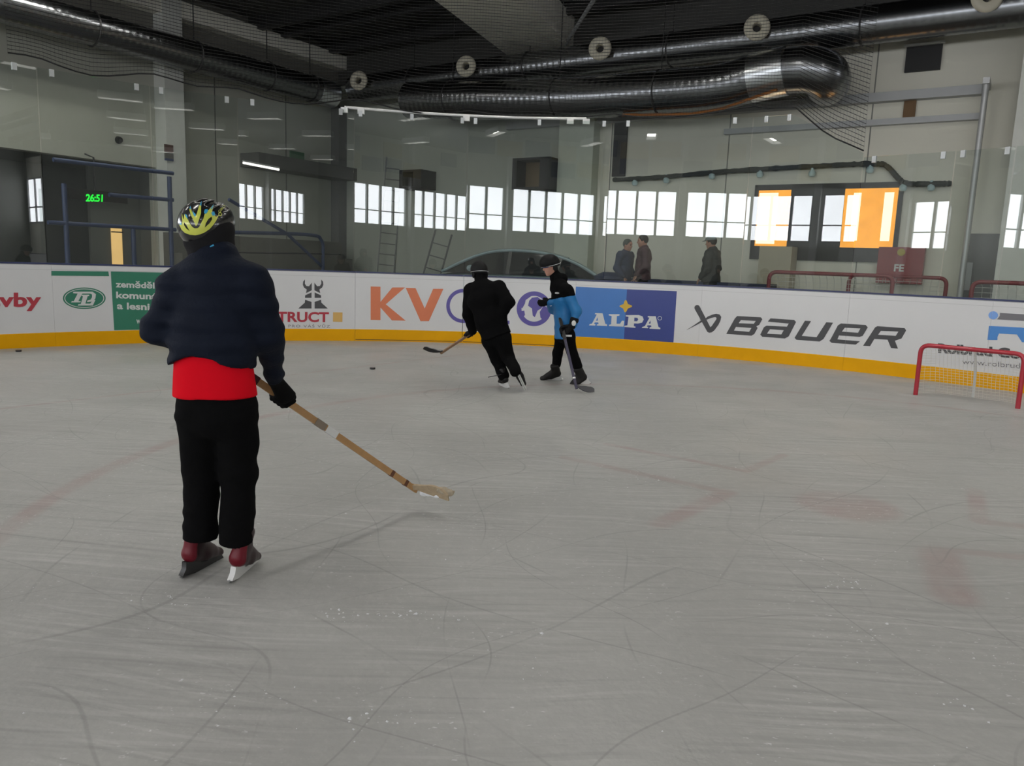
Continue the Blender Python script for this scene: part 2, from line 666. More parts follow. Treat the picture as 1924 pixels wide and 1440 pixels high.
# side wall opposite (behind the camera) with the window strip seen mirrored in the rink glass
mb = MB()
mb.hbox(A_S - T, A_S, B_B, B_L + T, 0, WZ0)
mb.hbox(A_S - T, A_S, B_B, B_L + T, WZ1, CEIL)
wins = []
b = -28.0
while b < 13.9:
    wins.append((b, b + 4.8))
    b += 5.25
edges = [B_B] + [x for w_ in wins for x in w_] + [B_L + T]
for i in range(0, len(edges), 2):
    mb.hbox(A_S - T, A_S, edges[i], edges[i + 1], WZ0, WZ1)
struct('wall_side', mb, mat('pale_side_wall', (.50, .50, .46), .6))
M_PANE = emit('daylit_pane', (.93, .95, 1.0), WINDOW_STRENGTH, .12, .6)
M_MULL = mat('grey_window_frame', (.30, .30, .31), .5)
for i, (b0, b1) in enumerate(wins):
    mb = MB()
    n = 5
    for k in range(n + 1):
        bb = b0 + (b1 - b0) * k / n
        mb.hbox(A_S - .2, A_S - .02, bb - .06, bb + .06, WZ0, WZ1)
    zt = WZ0 + .78
    for z in (WZ0 + .03, zt, WZ1 - .03):
        mb.hbox(A_S - .2, A_S - .02, b0, b1, z - .025, z + .025)
    w_ = struct('window_%d' % (i + 1), mb, M_MULL)
    pm = MB().hquad(A_S - .14, A_S - .14, b0 + .01, b1 - .01, WZ0 + .01, WZ1 - .01)
    mk('pane', pm, M_PANE, w_)
mb = MB()
for k in range(4):
    b0 = 12.6 + k * 1.25
    mb.hbox(b0 - .05, b0 + .05, B_B, B_B + .1, 2.9, 5.5)
for z in (2.9, 3.8, 5.5):
    mb.hbox(12.6, 16.35, B_B, B_B + .1, z - .04, z + .04)
w_ = struct('window_back', mb, M_MULL)
m2 = MB()
for k in range(6):
    bb = -29.6 + k * 1.3
    m2.hbox(A_R - .14, A_R - .002, bb - .06, bb + .06, 2.9, 5.5)
for z in (2.9, 3.8, 5.5):
    m2.hbox(A_R - .14, A_R - .002, -29.6, -23.1, z - .04, z + .04)
w2 = struct('window_right', m2, M_MULL)
mk('pane', MB().hquad(A_R - .06, A_R - .06, -29.58, -23.12, 2.92, 5.48), M_PANE, w2)
for i, (q0, q1) in enumerate(LW):
    m2 = MB()
    for k in range(6):
        aa = q0 + (q1 - q0) * k / 5
        m2.hbox(aa - .06, aa + .06, B_L + .02, B_L + .2, WZ0, WZ1)
    for z in (WZ0 + .03, WZ0 + .78, WZ1 - .03):
        m2.hbox(q0, q1, B_L + .02, B_L + .2, z - .025, z + .025)
    w2 = struct('window_left_%d' % (i + 1), m2, M_MULL)
    mk('pane', MB().hquad(q0 + .01, q1 - .01, B_L + .14, B_L + .14, WZ0 + .01, WZ1 - .01), M_PANE, w2)
mk('pane', MB().hquad(12.62, 16.33, B_B + .04, B_B + .04, 2.92, 5.48), M_PANE, w_)
mb = MB().hbox(A_S, A_R, B_B - T, B_B, 0, CEIL)
struct('wall_back', mb, mat('grey_back_wall', (.30, .30, .28), .7))
mb = MB().hbox(A_S - T, A_R + T, B_B - T, B_L + T, CEIL, CEIL + .2)
struct('ceiling', mb, M_CEIL)
# coloured sound panels high on the side wall, pale slanted trims, seen as reflections
M_PB = mat('blue_sound_panel', (.05, .07, .14), .8)
M_PY = mat('straw_sound_panel', (.42, .32, .14), .8)
k = 0
for b in np.arange(-16, 17, 1.5):
    for row in range(2):
        if RNG.random() < .28:
            continue
        z = 6.0 + row * .85 + RNG.uniform(-.1, .1)
        c = M_PB if (k % 2 == 0) else M_PY
        k += 1
        mb = MB().hbox(A_S + .32, A_S + .38, b, b + 1.35, z, z + .75)
        tag(mk('acoustic_panel', mb, c), ('dark blue' if c is M_PB else 'straw yellow') + ' sound panel high on the side wall above the window strip', 'wall panel', 'coloured sound panels above the windows')
mb = MB()
for b0, b1 in wins:
    mb.hbox(A_S, A_S + .3, b1 + .08, b1 + .37, 0, CEIL)
struct('column_side', mb, mat('white_column', (.68, .68, .66), .6))

mb = MB().hbox(A_S, A_R, B_L - .05, B_L, 6.7, CEIL)  # band of darker cladding along the top of the left wall
struct('trim_left_edge', mb, mat('dark_grey_cladding', (.16, .155, .135), .7))
mb = MB().hbox(A_R - .12, A_R, B_B, B_L - .06, 6.78, CEIL)
struct('trim_roof_edge', mb, M_CEIL)
# columns, roof beams
mb = MB().hbox(11.78, 12.3, B_L - .45, B_L, DECK, CEIL)
struct('column_left', mb, mat('pale_column', (.66, .67, .63), .6))
mb = MB().hbox(18.25 - .55, 18.05, B_L - .35, B_L - .002, DECK, 6.1)
struct('column_corner', mb, mat('dark_grey_column', (.12, .12, .115), .6))
mb = MB().hbox(A_R - .35, A_R, 9.35, 10.35, DECK, 5.6)
struct('column_right', mb, mat('pale_green_column', (.62, .66, .56), .6))
mb = MB().hbox(A_R - 1.6, A_R, -.25, .42, DECK, 6.6)
struct('column_buttress', mb, M_PALE)
mb = MB().hbox(A_S, A_R, B_L - .42, B_L, 7.22, 7.62)
struct('beam_eave', mb, M_BEAM)
mb = MB()
p0, p1 = H(18.0, 11.15, 7.3), H(3.0, 7.6, 7.3)
mb.bar(p0, p1, 1.85, .75)
struct('beam_roof', mb, M_BEAM)
mb = MB()
for a in (14.6, 15.4, 17.2):
    mb.hbox(a, a + .18, B_B, B_L, CEIL - .35, CEIL)
struct('beam_purlin', mb, M_ROOFDARK)
mb = MB().hbox(14.3, A_R, B_L - .8, B_L, 3.88, 4.25)
struct('beam_mezzanine', mb, mat('dark_mezzanine', (.085, .085, .08), .7))
mb = MB()
mb.hbox(A_R - .22, A_R, 1.06, B_L - 6.5, 5.06, 5.24)
mb.hbox(A_R - .16, A_R, 1.06, 6.1, 4.6, 4.72)
struct('beam_wall', mb, M_GREYSTEEL)

# ------------------------------------------------------------------ ceiling luminaires (the hall's lamps plus extra ones for brightness)
M_LAMP = emit('lamp_tubes', (1.0, .97, .91), LAMP_STRENGTH)
M_LAMPBOX = mat('lamp_housing', (.5, .5, .5), .5)
LAMPS = [(a, b, 7.35) for a in (-9, -4, 1, 6, 11) for b in np.arange(-25, 16, 5.0) if (a, b) not in ((11, 10), (1, 0), (1, -5))]
LAMPS += [(8.6, -12, 7.35), (8.6, -7, 7.35), (8.6, -2, 7.35), (8.6, 3, 7.35), (11, 7.0, 7.35), (4, 16.2, 6.95), (8.5, 16.2, 6.95), (0, 16.2, 6.95)]  # extra luminaires added to brighten the left and right walls
for a, b, lz in LAMPS:
    if True:
        P = H(a, b, lz)
        if P[1] > 17.6:
            continue
        t_ = thing('ceiling_lamp', (P[0], P[1], lz), 'long white high-bay lamp hung under the roof above the ice', 'ceiling lamp', 'high-bay lamps over the ice')
        mb = MB()
        for s_ in (-1, 1):
            mb.hbox(a - .8, a + .8, b + s_ * .21 - .01, b + s_ * .21 + .01, lz, lz + .25)
            mb.hbox(a + s_ * .8 - .01, a + s_ * .8 + .01, b - .21, b + .21, lz, lz + .25)
            mb.tube([H(a + s_ * .75, b, lz + .25), H(a + s_ * .75, b, CEIL)], .012, 6)
        mb.hbox(a - .8, a + .8, b - .21, b + .21, lz + .25, lz + .27)
        mk('housing', mb, M_LAMPBOX, t_)
        mb = MB().hquad(a - .76, a + .76, b - .18, b + .18, lz + .15, lz + .15)
        mk('tube_panel', mb, M_LAMP, t_)

# ------------------------------------------------------------------ rink boards with their printed adverts
SECT = [150.0, 135.06, 120.44, 105.39, 93.12, 80.21, 66.13, 51.15, 38.71, 24.0, 8.0]
BLAB = ['white board section at the far left, mostly out of the picture',
        'white board section with red letters ending in y and a green oval emblem',
        'board section with the green field, behind the person in the navy jacket',
        'white board section with the grey horned helmet emblem and red capitals',
        'white board gate section with the orange K and V',
        'board section with the purple ring holding a globe, behind the two young skaters',
        'board section with the two-tone blue field, white serif letters and yellow star',
        'white board section with the dark crossed-loop emblem and slanted B, a, u',
        'white board section with dark slanted e and R, left of the small red goal',
        'white board section behind the small red goal, with light blue dot emblem',
        'white board section beyond the right edge of the picture']
DECO = []          # (part name, verts (s, z), tris, material, offset)


def tri2(loops):
    L = [[Vector((p[0], p[1], 0)) for p in lp] for lp in loops]
    t = tessellate_polygon(L)
    v = [p for lp in loops for p in lp]
    return v, t


def cpx(o, k, pts):
    return [(o[0] + x / k, o[1] + y / k) for x, y in pts]


def ad(name, m, off, loops, o=None, k=6.857):
    loops = [[bs(*p) for p in (cpx(o, k, lp) if o else lp)] for lp in loops]
    v, t = tri2(loops)
    DECO.append((name, v, t, m, off))


def stroke(pts, ws):
    P = [np.array(p, float) for p in pts]
    l, r = [], []
    for i in range(len(P)):
        d = nrm(P[min(i + 1, len(P) - 1)] - P[max(i - 1, 0)])
        n = np.array([-d[1], d[0]]) * ws[i] / 2
        l.append(P[i] + n)
        r.append(P[i] - n)
    return [tuple(p) for p in l + r[::-1]]


def circ2(c, rx, ry, n=40, a0=0, a1=360):
    return [(c[0] + rx * math.cos(math.radians(a0 + (a1 - a0) * i / n)), c[1] + ry * math.sin(math.radians(a0 + (a1 - a0) * i / n))) for i in range(n if abs(a1 - a0) >= 360 else n + 1)]


def text2d(body, bold=.02, shear=0.0, space=1.0):
    cu = bpy.data.curves.new('t', 'FONT')
    cu.body = body
    cu.offset = bold
    cu.shear = shear
    cu.space_character = space
    cu.resolution_u = 4
    ob = bpy.data.objects.new('t', cu)
    COL.objects.link(ob)
    bpy.context.view_layer.update()
    dg = bpy.context.evaluated_depsgraph_get()
    me = bpy.data.meshes.new_from_object(ob.evaluated_get(dg))
    v = [(x.co.x, x.co.y) for x in me.vertices]
    f = [tuple(p.vertices) for p in me.polygons]
    bpy.data.objects.remove(ob)
    bpy.data.curves.remove(cu)
    bpy.data.meshes.remove(me)
    return np.array(v), f


def adtext(name, m, body, BL, BR_, TL, bold=.02, ref=None, off=.004, space=1.0, shear=0.0):
    v, f = text2d(body, bold, shear, space)
    rv = v if ref is None else text2d(ref, bold, shear, space)[0]
    x1 = v[:, 0].max()
    w = rv[:, 0].max() - rv[:, 0].min()
    x0 = x1 - w
    h = rv[:, 1].max()
    p, q, r_ = [np.array(bs(*a)) for a in (BL, BR_, TL)]
    V = [tuple(p + (q - p) * ((x - x0) / w) + (r_ - p) * (y / h)) for x, y in v]
    DECO.append((name, V, f, m, off))


def adm(name, col, rough=.35):
    return mat(name, col, rough, var=.08, scale=3, dirt=.05)


P_RED, P_GREEN, P_WHITE = adm('print_red', (.44, .035, .055)), adm('print_green', (.035, .20, .125)), adm('print_white', (.68, .69, .68))
P_GREY, P_ORANGE, P_PURPLE = adm('print_charcoal', (.062, .062, .066)), adm('print_orange', (.70, .20, .09)), adm('print_purple', (.105, .085, .33))
P_LB, P_DB, P_YEL = adm('print_mid_blue', (.055, .19, .52)), adm('print_navy', (.035, .055, .24)), adm('print_yellow', (.68, .43, .04))
P_SQ, P_SKY, P_MID = adm('print_straw', (.68, .42, .12)), adm('print_sky', (.20, .38, .78)), adm('print_grey', (.17, .165, .18))
P_SEAM = adm('seam_grey', (.45, .45, .45))
P_BLUE = adm('print_blue', (.07, .25, .62))

O1, O2, O3, O4, O5, O6, O7 = (0, 480), (480, 480), (740, 480), (1060, 500), (1280, 520), (1500, 530), (1644, 550)
adtext('lettering', P_RED, 'stavby', (-3, 576), (77.3, 575.5), (-3, 550), .035, ref='vby', space=1.02)
ad('colour_strip', P_GREEN, .003, [[(660, 200), (1395, 208), (1405, 268), (660, 262)]], O1)
ad('emblem', P_GREEN, .003, [circ2((1085, 553), 276, 139)], O1)
ad('emblem', P_WHITE, .0045, [circ2((1085, 553), 257, 124), circ2((1085, 553), 246, 116)], O1)
ad('emblem', P_WHITE, .0048, [[(945, 468), (1190, 468), (1235, 500), (1228, 555), (1195, 595), (1120, 603), (1125, 582), (1165, 572), (1185, 540), (1185, 505), (1160, 492), (1060, 492), (1008, 590), (1040, 590), (1034, 606), (915, 606), (925, 590), (950, 590), (1000, 492), (940, 488)]], O1)
ad('emblem', P_WHITE, .0052, [[(1055, 508), (1150, 508), (1147, 525), (1128, 527), (1098, 622), (1160, 622), (1200, 575), (1228, 575), (1195, 647), (1000, 647), (1010, 630), (1040, 628), (1068, 527), (1050, 525)]], O1)
tz, bz = bs(208, 510.3), bs(214.5, 620.8)
sr = bs(425, 560)[0]
v, t = tri2([[tz, (sr, tz[1]), (sr, bz[1]), bz]])
DECO.append(('colour_field', v, t, P_GREEN, .003))
adtext('lettering', P_WHITE, 'zemědělská', (217.3, 539.6), (317, 543.2), (217, 527), .03)
adtext('lettering', P_WHITE, 'komunální', (218.2, 560.2), (318, 563.6), (218, 548), .03)
adtext('lettering', P_WHITE, 'a lesnická', (219.8, 580.6), (314, 583.8), (219.6, 568), .03)
adtext('lettering', P_WHITE, 'www', (256, 607.8), (281, 608.5), (256, 600.5), .03)
for sgn in (1, -1):
    fx = (lambda L: L) if sgn == 1 else (lambda L: [(1484 - x, y + (x < 742) * 6 * 0) for x, y in L])
    for L in ([(638, 310), (614, 340), (610, 380), (625, 415), (660, 440), (650, 488), (725, 450), (725, 352), (690, 398), (655, 395), (636, 365)],
              [(640, 515), (722, 478), (722, 548), (638, 548)], [(640, 572), (722, 600), (722, 685), (552, 685), (635, 610)]):
        ad('emblem', P_GREY, .003, [fx(L)], O2)
adtext('lettering', P_RED, 'TRUCT', (520.1, 604.3), (617.9, 604.9), (520.1, 585.6), .032)
ad('emblem', P_SQ, .003, [[(1000, 733), (1122, 736), (1120, 858), (998, 855)]], O2)
adtext('lettering', P_MID, 'TA PRO VÁŠ VŮZ', (520.5, 615.2), (620, 615.9), (520.5, 608), .0, space=1.25)
ad('lettering', P_ORANGE, .003, [[(820, 828), (890, 830), (890, 938), (975, 835), (1065, 835), (928, 955), (1070, 1072), (972, 1070), (890, 978), (890, 1068), (820, 1066)]], (480, 320), 3.79)
ad('lettering', P_ORANGE, .003, [[(1070, 838), (1140, 840), (1205, 985), (1265, 845), (1338, 845), (1235, 1075), (1175, 1075)]], (480, 320), 3.79)
g = circ2((893, 652), 218, 220, 40, 45, 318) + circ2((893, 652), 172, 174, 40, 318, 45)
ad('lettering', P_PURPLE, .003, [g], O3)
ad('lettering', P_PURPLE, .0035, [[(905, 630), (1110, 635), (1110, 680), (905, 675)]], O3)
ad('lettering', P_PURPLE, .003, [[(1180, 440), (1490, 450), (1490, 492), (1235, 485), (1235, 635), (1490, 640), (1490, 678), (1235, 672), (1235, 835), (1490, 843), (1490, 886), (1180, 876)]], O3)
ad('emblem', P_PURPLE, .003, [circ2((165, 987), 124, 124), circ2((165, 987), 90, 92)], (960, 320), 3.79)
for L in ([(130, 930), (150, 908), (190, 903), (218, 925), (240, 955), (215, 985), (190, 1000), (170, 1047), (155, 1035), (150, 985), (122, 965)],
          [(66, 965), (95, 905), (135, 888), (150, 893), (105, 925), (100, 950), (80, 985)], [(66, 1005), (95, 1000), (100, 1030), (85, 1055), (72, 1040)],
          [(205, 1010), (235, 960), (262, 985), (255, 1030), (225, 1065), (210, 1050)]):
    ad('emblem', P_PURPLE, .0035, [L], (960, 320), 3.79)
ad('colour_field', P_LB, .003, [[(150, 266), (810, 300), (770, 945), (120, 909)]], O4)
ad('colour_field', P_DB, .003, [[(810, 300), (1452, 325), (1408, 990), (770, 945)]], O4)
ad('emblem', P_YEL, .0045, [[(780, 448), (793, 438), (806, 448), (822, 490), (868, 508), (878, 518), (868, 530), (822, 548), (800, 590), (785, 598), (775, 588), (760, 548), (722, 528), (712, 518), (722, 508), (766, 490)]], O4)
for L in ([[(320, 765), (330, 750), (360, 742), (420, 625), (395, 622), (400, 608), (495, 610), (530, 745), (555, 755), (553, 775), (420, 768), (422, 752), (445, 748), (440, 728), (395, 728), (385, 745), (405, 752), (400, 768)], [(410, 705), (435, 705), (430, 660)]],
          [[(575, 622), (715, 622), (712, 640), (680, 645), (675, 745), (720, 745), (745, 705), (775, 708), (765, 782), (578, 775), (580, 758), (605, 752), (612, 645), (578, 638)]],
          [[(795, 635), (960, 632), (1010, 650), (1025, 690), (1005, 730), (950, 742), (900, 740), (898, 775), (920, 782), (918, 798), (775, 785), (778, 770), (815, 765), (830, 655), (795, 650)], [(905, 665), (945, 668), (955, 690), (940, 712), (902, 712)]],
          [[(1000, 800), (1010, 785), (1040, 775), (1100, 665), (1075, 660), (1080, 645), (1180, 648), (1215, 785), (1240, 798), (1238, 815), (1100, 808), (1102, 790), (1125, 785), (1120, 765), (1075, 765), (1065, 780), (1085, 788), (1080, 803)], [(1090, 742), (1115, 742), (1110, 700)]],
          [circ2((1232, 674), 28, 26, 20), circ2((1232, 674), 22, 20, 20)]):
    ad('lettering', P_WHITE, .0045, L, O4)
cap = [(360, 720)] + []
th = math.atan2(300, 155)
body = circ2((206, 402), 36, 36, 10, math.degrees(th) + 90, math.degrees(th) + 270) + [(395, 690), (385, 712), (360, 724), (336, 712)]
ad('emblem', P_GREY, .003, [body], O5)
ad('emblem', P_GREY, .0033, [stroke([(70, 688), (150, 642), (250, 582), (320, 545)], [2, 10, 24, 30])], O5)
ad('emblem', P_GREY, .0036, [[(305, 545), (340, 515), (400, 490), (450, 478), (495, 488), (516, 520), (505, 570), (480, 620), (430, 690), (395, 718), (362, 724), (350, 700), (365, 655), (390, 640), (425, 590), (455, 545), (450, 525), (430, 522), (380, 535), (330, 555)]], O5)
ad('lettering', P_GREY, .003, [[(580, 738), (690, 540), (720, 508), (1025, 524), (1045, 548), (1005, 622), (968, 640), (985, 662), (942, 740), (905, 762)], [(740, 600), (770, 560), (960, 572), (935, 608)], [(680, 695), (705, 648), (905, 662), (875, 712)]], O5)
ad('lettering', P_GREY, .003, [[(1115, 580), (1150, 538), (1455, 558), (1480, 585), (1385, 770), (1335, 797), (1045, 775), (1018, 748), (1065, 652), (1100, 632), (1362, 645), (1385, 605)], [(1105, 735), (1145, 678), (1320, 692), (1290, 745)]], O5)
ad('lettering', P_GREY, .003, [[(85, 500), (165, 505), (45, 695), (235, 712), (360, 520), (448, 525), (325, 735), (275, 768), (-25, 745), (-48, 720)]], O6)
ad('lettering', P_GREY, .003, [[(400, 760), (420, 730), (510, 560), (550, 535), (870, 555), (895, 585), (830, 695), (790, 708), (525, 690), (505, 740), (795, 765), (740, 808), (430, 785)], [(562, 640), (600, 590), (800, 600), (770, 655)]], O6)
ad('lettering', P_GREY, .003, [[(835, 822), (990, 585), (1020, 570), (1370, 595), (1390, 625), (1330, 730), (1245, 758), (1285, 860), (1195, 852), (1150, 745), (980, 735), (925, 828)], [(1028, 680), (1065, 630), (1290, 640), (1255, 695)]], O6)
ad('emblem', P_SKY, .003, [circ2((1525, 293), 62, 52)], O7)
ad('emblem', P_MID, .003, [[(1610, 262), (2040, 288), (2040, 373), (1575, 345), (1608, 300)]], O7)
ad('emblem', P_BLUE, .003, [[(1470, 430), (1890, 450), (2010, 480), (2030, 640), (1895, 640), (1830, 540), (1600, 528), (1580, 570), (1578, 612), (1450, 610)]], O7)
adtext('lettering', P_GREY, 'Rolbrud Co', (1762.9, 662.2), (1917, 674), (1762.6, 645), .045)
adtext('lettering', P_MID, 'www.rolbrud', (1808, 684), (1917, 692.5), (1808, 675), .0)


def deco_cut(v, f, s0, s1):
    b = bmesh.new()
    bv = [b.verts.new((p[0], p[1], 0)) for p in v]
    for t in f:
        try:
            b.faces.new([bv[i] for i in t])
        except ValueError:
            pass

    def geo():
        return b.verts[:] + b.edges[:] + b.faces[:]
    bmesh.ops.bisect_plane(b, geom=geo(), plane_co=(s0, 0, 0), plane_no=(1, 0, 0), clear_inner=True)
    bmesh.ops.bisect_plane(b, geom=geo(), plane_co=(s1, 0, 0), plane_no=(1, 0, 0), clear_outer=True)
    if not b.faces:
        b.free()
        return None
    x = s0 + .12
    while x < s1:
        bmesh.ops.bisect_plane(b, geom=geo(), plane_co=(x, 0, 0), plane_no=(1, 0, 0))
        x += .12
    b.verts.index_update()
    vv = [(q.co.x, q.co.y) for q in b.verts]
    ff = [tuple(q.index for q in f_.verts) for f_ in b.faces]
    b.free()
    return vv, ff


def strip(mb, s0, s1, prof, n=None):            # profile in (inward offset, z) swept along the board
    n = n or max(2, int((s1 - s0) / .12))
    L = len(prof)
    vs = [bmap(s0 + (s1 - s0) * i / n, z, o_) for i in range(n + 1) for o_, z in prof]
    fs = [(i * L + k, i * L + (k + 1) % L, (i + 1) * L + (k + 1) % L, (i + 1) * L + k) for i in range(n) for k in range(L)]
    fs += [tuple(range(L)), tuple(n * L + k for k in reversed(range(L)))]
    mb.add(vs, fs)


KZ = .213
for i in range(len(SECT) - 1):
    gl, gr = (.0045 if i == 4 else .0025 if i == 3 else .001), (.0045 if i == 3 else .001)
    s0, s1 = sphi(SECT[i]) + gl, sphi(SECT[i + 1]) - gr
    gate = i in (3 + 0, 4) and False
    mb = MB()
    strip(mb, s0, s1, [(0, 0), (0, BH - .012), (-.012, BH), (-.10, BH), (-.10, 0)])
    root = mk('dasher_board', mb, M_BOARD)
    W[root.name] = np.asarray(root.location, float)
    tag(root, BLAB[i], 'rink board', 'board sections around the rink')
    mb = MB()
    zb = .03 if i in (3, 4) and False else 0.0
    strip(mb, s0, s1, [(.012, zb), (.012, KZ - .006), (.006, KZ), (0, KZ), (0, zb)])
    mk('kick_plate', mb, M_KICK, root)
    mb = MB()
    strip(mb, s0, s1, [(.004, BH), (.004, BH + .022), (-.105, BH + .022), (-.105, BH)])
    mk('cap_rail', mb, M_RAIL, root)
    mb = MB()
    strip(mb, s0, s1, [(.0012, 1.150), (.0012, 1.154), (0, 1.154), (0, 1.150)])
    mk('top_seam', mb, P_SEAM, root)
    if i in (3, 4):                                # gate leaves: dark gap line near the foot
        mb = MB()
        strip(mb, s0 + .01, s1 - .01, [(.0135, .020), (.0135, .030), (.011, .030), (.011, .020)])
        mk('threshold_gap', mb, M_DARK, root)
    groups = {}
    for di, (name, v, f, m_, off) in enumerate(DECO):
        r_ = deco_cut(v, f, s0, s1)
        if r_:
            vv, ff = r_
            G = groups.setdefault((name, m_.name, di if name == 'lettering' else 0), [[], []])
            n0 = len(G[0])
            G[0] += [bmap(x, z, off) for x, z in vv]
            G[1] += [tuple(k + n0 for k in q) for q in ff]
    for (name, mn, _), (vv, ff) in groups.items():
        finish(name, vv, ff, MATS[mn], root, smooth=False, fix=False)

# ------------------------------------------------------------------ rink glass, clips, bar and net
GL = [150.0, 135.32, 125.81, 117.58, 105.56, 93.11, 77.16, 62.26, 51.33, 43.38, 38.68, 27.0, 12.0]
GLAB = ['tall clear rink glass pane at the far left edge', 'tall glass pane right of the leftmost pane, above the green oval emblem',
        'tall glass pane behind the cycling helmet of the person in navy', 'tall glass pane above the horned helmet emblem, left of the gate',
        'glass pane above the orange K and V, left half of the white top bar', 'glass pane above the globe ring, right half of the white top bar',
        'tall glass pane above the two-tone blue field, before the person in maroon', 'tall glass pane above the slanted B and a, before the grey-capped person',
        'lower glass pane above the slanted e and R, beside the last tall pane', 'lower glass pane left of the narrow pane, above the red goal post',
        'narrow lower glass pane above the red goal', 'lower glass pane running out of the picture at the right', 'x']
TILT = [0, 0.0, .0, -.006, -.003, .001, .002, .003, .006, .006, .008, .008, 0]
for i in range(len(GL) - 1):
    s0, s1 = sphi(GL[i]) + .008, sphi(GL[i + 1]) - .008
    zt = 4.03 if i < 8 else 3.32
    p0, p1 = np.array(bmap(s0, BH + .022, -.045)), np.array(bmap(s1, BH + .022, -.045))
    d = nrm(p1 - p0)
    nv = np.array([-d[1], d[0], 0])
    if nv @ (np.array([BC[0], BC[1], 0]) - np.array([p0[0], p0[1], 0])) > 0:
        nv = -nv                                    # outward
    hgt = zt - BH - .022
    upv = nrm(np.array([0, 0, 1.]) + nv * math.sin(TILT[i]))
    c = (p0 + p1) / 2 + upv * hgt / 2
    mb = MB().box(c, (np.linalg.norm(p1 - p0), .012, hgt), (d, nv, upv))
    if i == 7:                                      # last tall pane: top edge slopes down to the lower glass
        f_ = (sphi(58.3) - s0) / (s1 - s0)
        pm = p0 + (p1 - p0) * f_
        mb = MB().plate([p0, p1, p1 + upv * (3.36 - BH), pm + upv * hgt, p0 + upv * hgt], nv, .012)
    g = mk('rink_glass_pane', mb, M_GLASS, smooth=False)
    tag(g, GLAB[i], 'glass pane', 'panes of rink glass on the boards')
    for fx in ((.05, .5, .95) if i in (4, 5) else (.12, .33) if i == 7 else (.12, .88)):
        q = p0 + (p1 - p0) * fx + upv * (hgt - .045)
        mb = MB()
        mb.box(q, (.06, .04, .10), (d, nv, upv))
        mk('top_clip', mb, M_CLIP, g)
pts = [bmap(sphi(106.6) + (sphi(80.0) - sphi(106.6)) * k / 30, 4.075, -.045) for k in range(31)]
mb = MB()
mb.tube(pts, .024, 10)
for k in (0, 2, 15, 28, 30):
    mb.box(np.array(pts[k]) - (0, 0, .05), (.12, .06, .09))
tag(mk('top_bar', mb, mat('white_lacquered_bar', (.80, .80, .78), .35)), 'curved white bar clamped along the top of the gate glass', 'bar')

mb = MB()
NS, NR = 64, 55
CELL = .05
sA, sB = sphi(137.5), sphi(51.4)
clipS = sorted([sphi(a) for a in GL[1:8]] + [sphi(58.3), sphi(51.4)])


def netpt(s, j):
    near = min(abs(s - c) for c in clipS)
    sag = .12 * math.sin(math.pi * min(1, near / 1.0) / 2) ** 1.2
    z = 4.20 + j * CELL
    dip = max(0.0, (s - sphi(58.3)) / (sphi(51.4) - sphi(58.3)))
    z -= .80 * dip * max(0.0, 1 - j / (NR - 1))
    wob = .04 * math.sin(s * 2.1 + j * .06) * math.exp(-j * .03) - sag * math.exp(-j * .12)
    return np.array(bmap(s, z + wob, -.05 + .03 * math.sin(s * 3 + j * .1)))


def cord(mb, pts, r):
    mb.tube(pts, r, 3, cap=False)


for j in range(NR):
    cord(mb, [netpt(sA + (sB - sA) * k / NS, j) for k in range(NS + 1)], .0048 if j else .013)
mesh_h = mb
nc = int((sB - sA) / CELL)
for k in range(nc + 1):
    s = sA + (sB - sA) * k / nc
    cord(mb, [netpt(s, j) for j in range(0, NR, 6)], .0012)
tag(mk('safety_net', mb, M_NETC, smooth=True, fix=False), 'black mesh safety net hanging above the tall rink glass', 'net')

# ------------------------------------------------------------------ air ducts
def spiral(mb, path, r, n=28):
    P = [np.asarray(p, float) for p in path]
    L = [0]
    for i in range(1, len(P)):
        L.append(L[-1] + np.linalg.norm(P[i] - P[i - 1]))
    per = .16
    k = int(L[-1] / per * 4)
    out, rr = [], []
    for i in range(k + 1):
        t = L[-1] * i / k
        j = min(max(np.searchsorted(L, t) - 1, 0), len(P) - 2)
        f = (t - L[j]) / max(1e-9, L[j + 1] - L[j])
        out.append(P[j] + (P[j + 1] - P[j]) * f)
        rr.append(r + (.009 if i % 4 == 0 else 0) * .7)
    mb.tube(out, rr, n)


def hangers(root, pts, r):
    for p in pts:
        mb = MB()
        p = np.asarray(p, float)
        d = nrm(pts[1] - pts[0]) if len(pts) > 1 else HU
        side = np.cross(d, (0, 0, 1))
        loop = [p + (r + .012) * (math.cos(a) * side + math.sin(a) * np.array([0, 0, 1])) for a in np.linspace(0, 2 * math.pi, 25)[:-1]]
        mb.tube(loop, .018, 6, closed=True)
        mb.bar(p + (0, 0, r), np.array([p[0], p[1], CEIL]), .03, .01, up=d)
        mk('hanger_strap', mb, M_STRAP, root)


# left duct along wall_left
b_ = 17.55
t_ = thing('air_duct', H(8, b_, 5.9), 'long galvanised spiral duct along the left wall', 'air duct')
P0, P1 = H(-2, b_, 6.22), H(16.1, b_, 6.22)
mb = MB()
spiral(mb, [P0, P1], .36)
mk('duct_pipe', mb, M_DUCT, t_)
mb = MB()
mb.tube([P1, H(16.78, b_, 6.2)], .375, 28)
mk('duct_sleeve', mb, M_DUCTSEG, t_)
hangers(t_, [H(a, b_, 6.22) for a in (7.3, 9.7, 12.2, 14.4, 15.9)], .36)
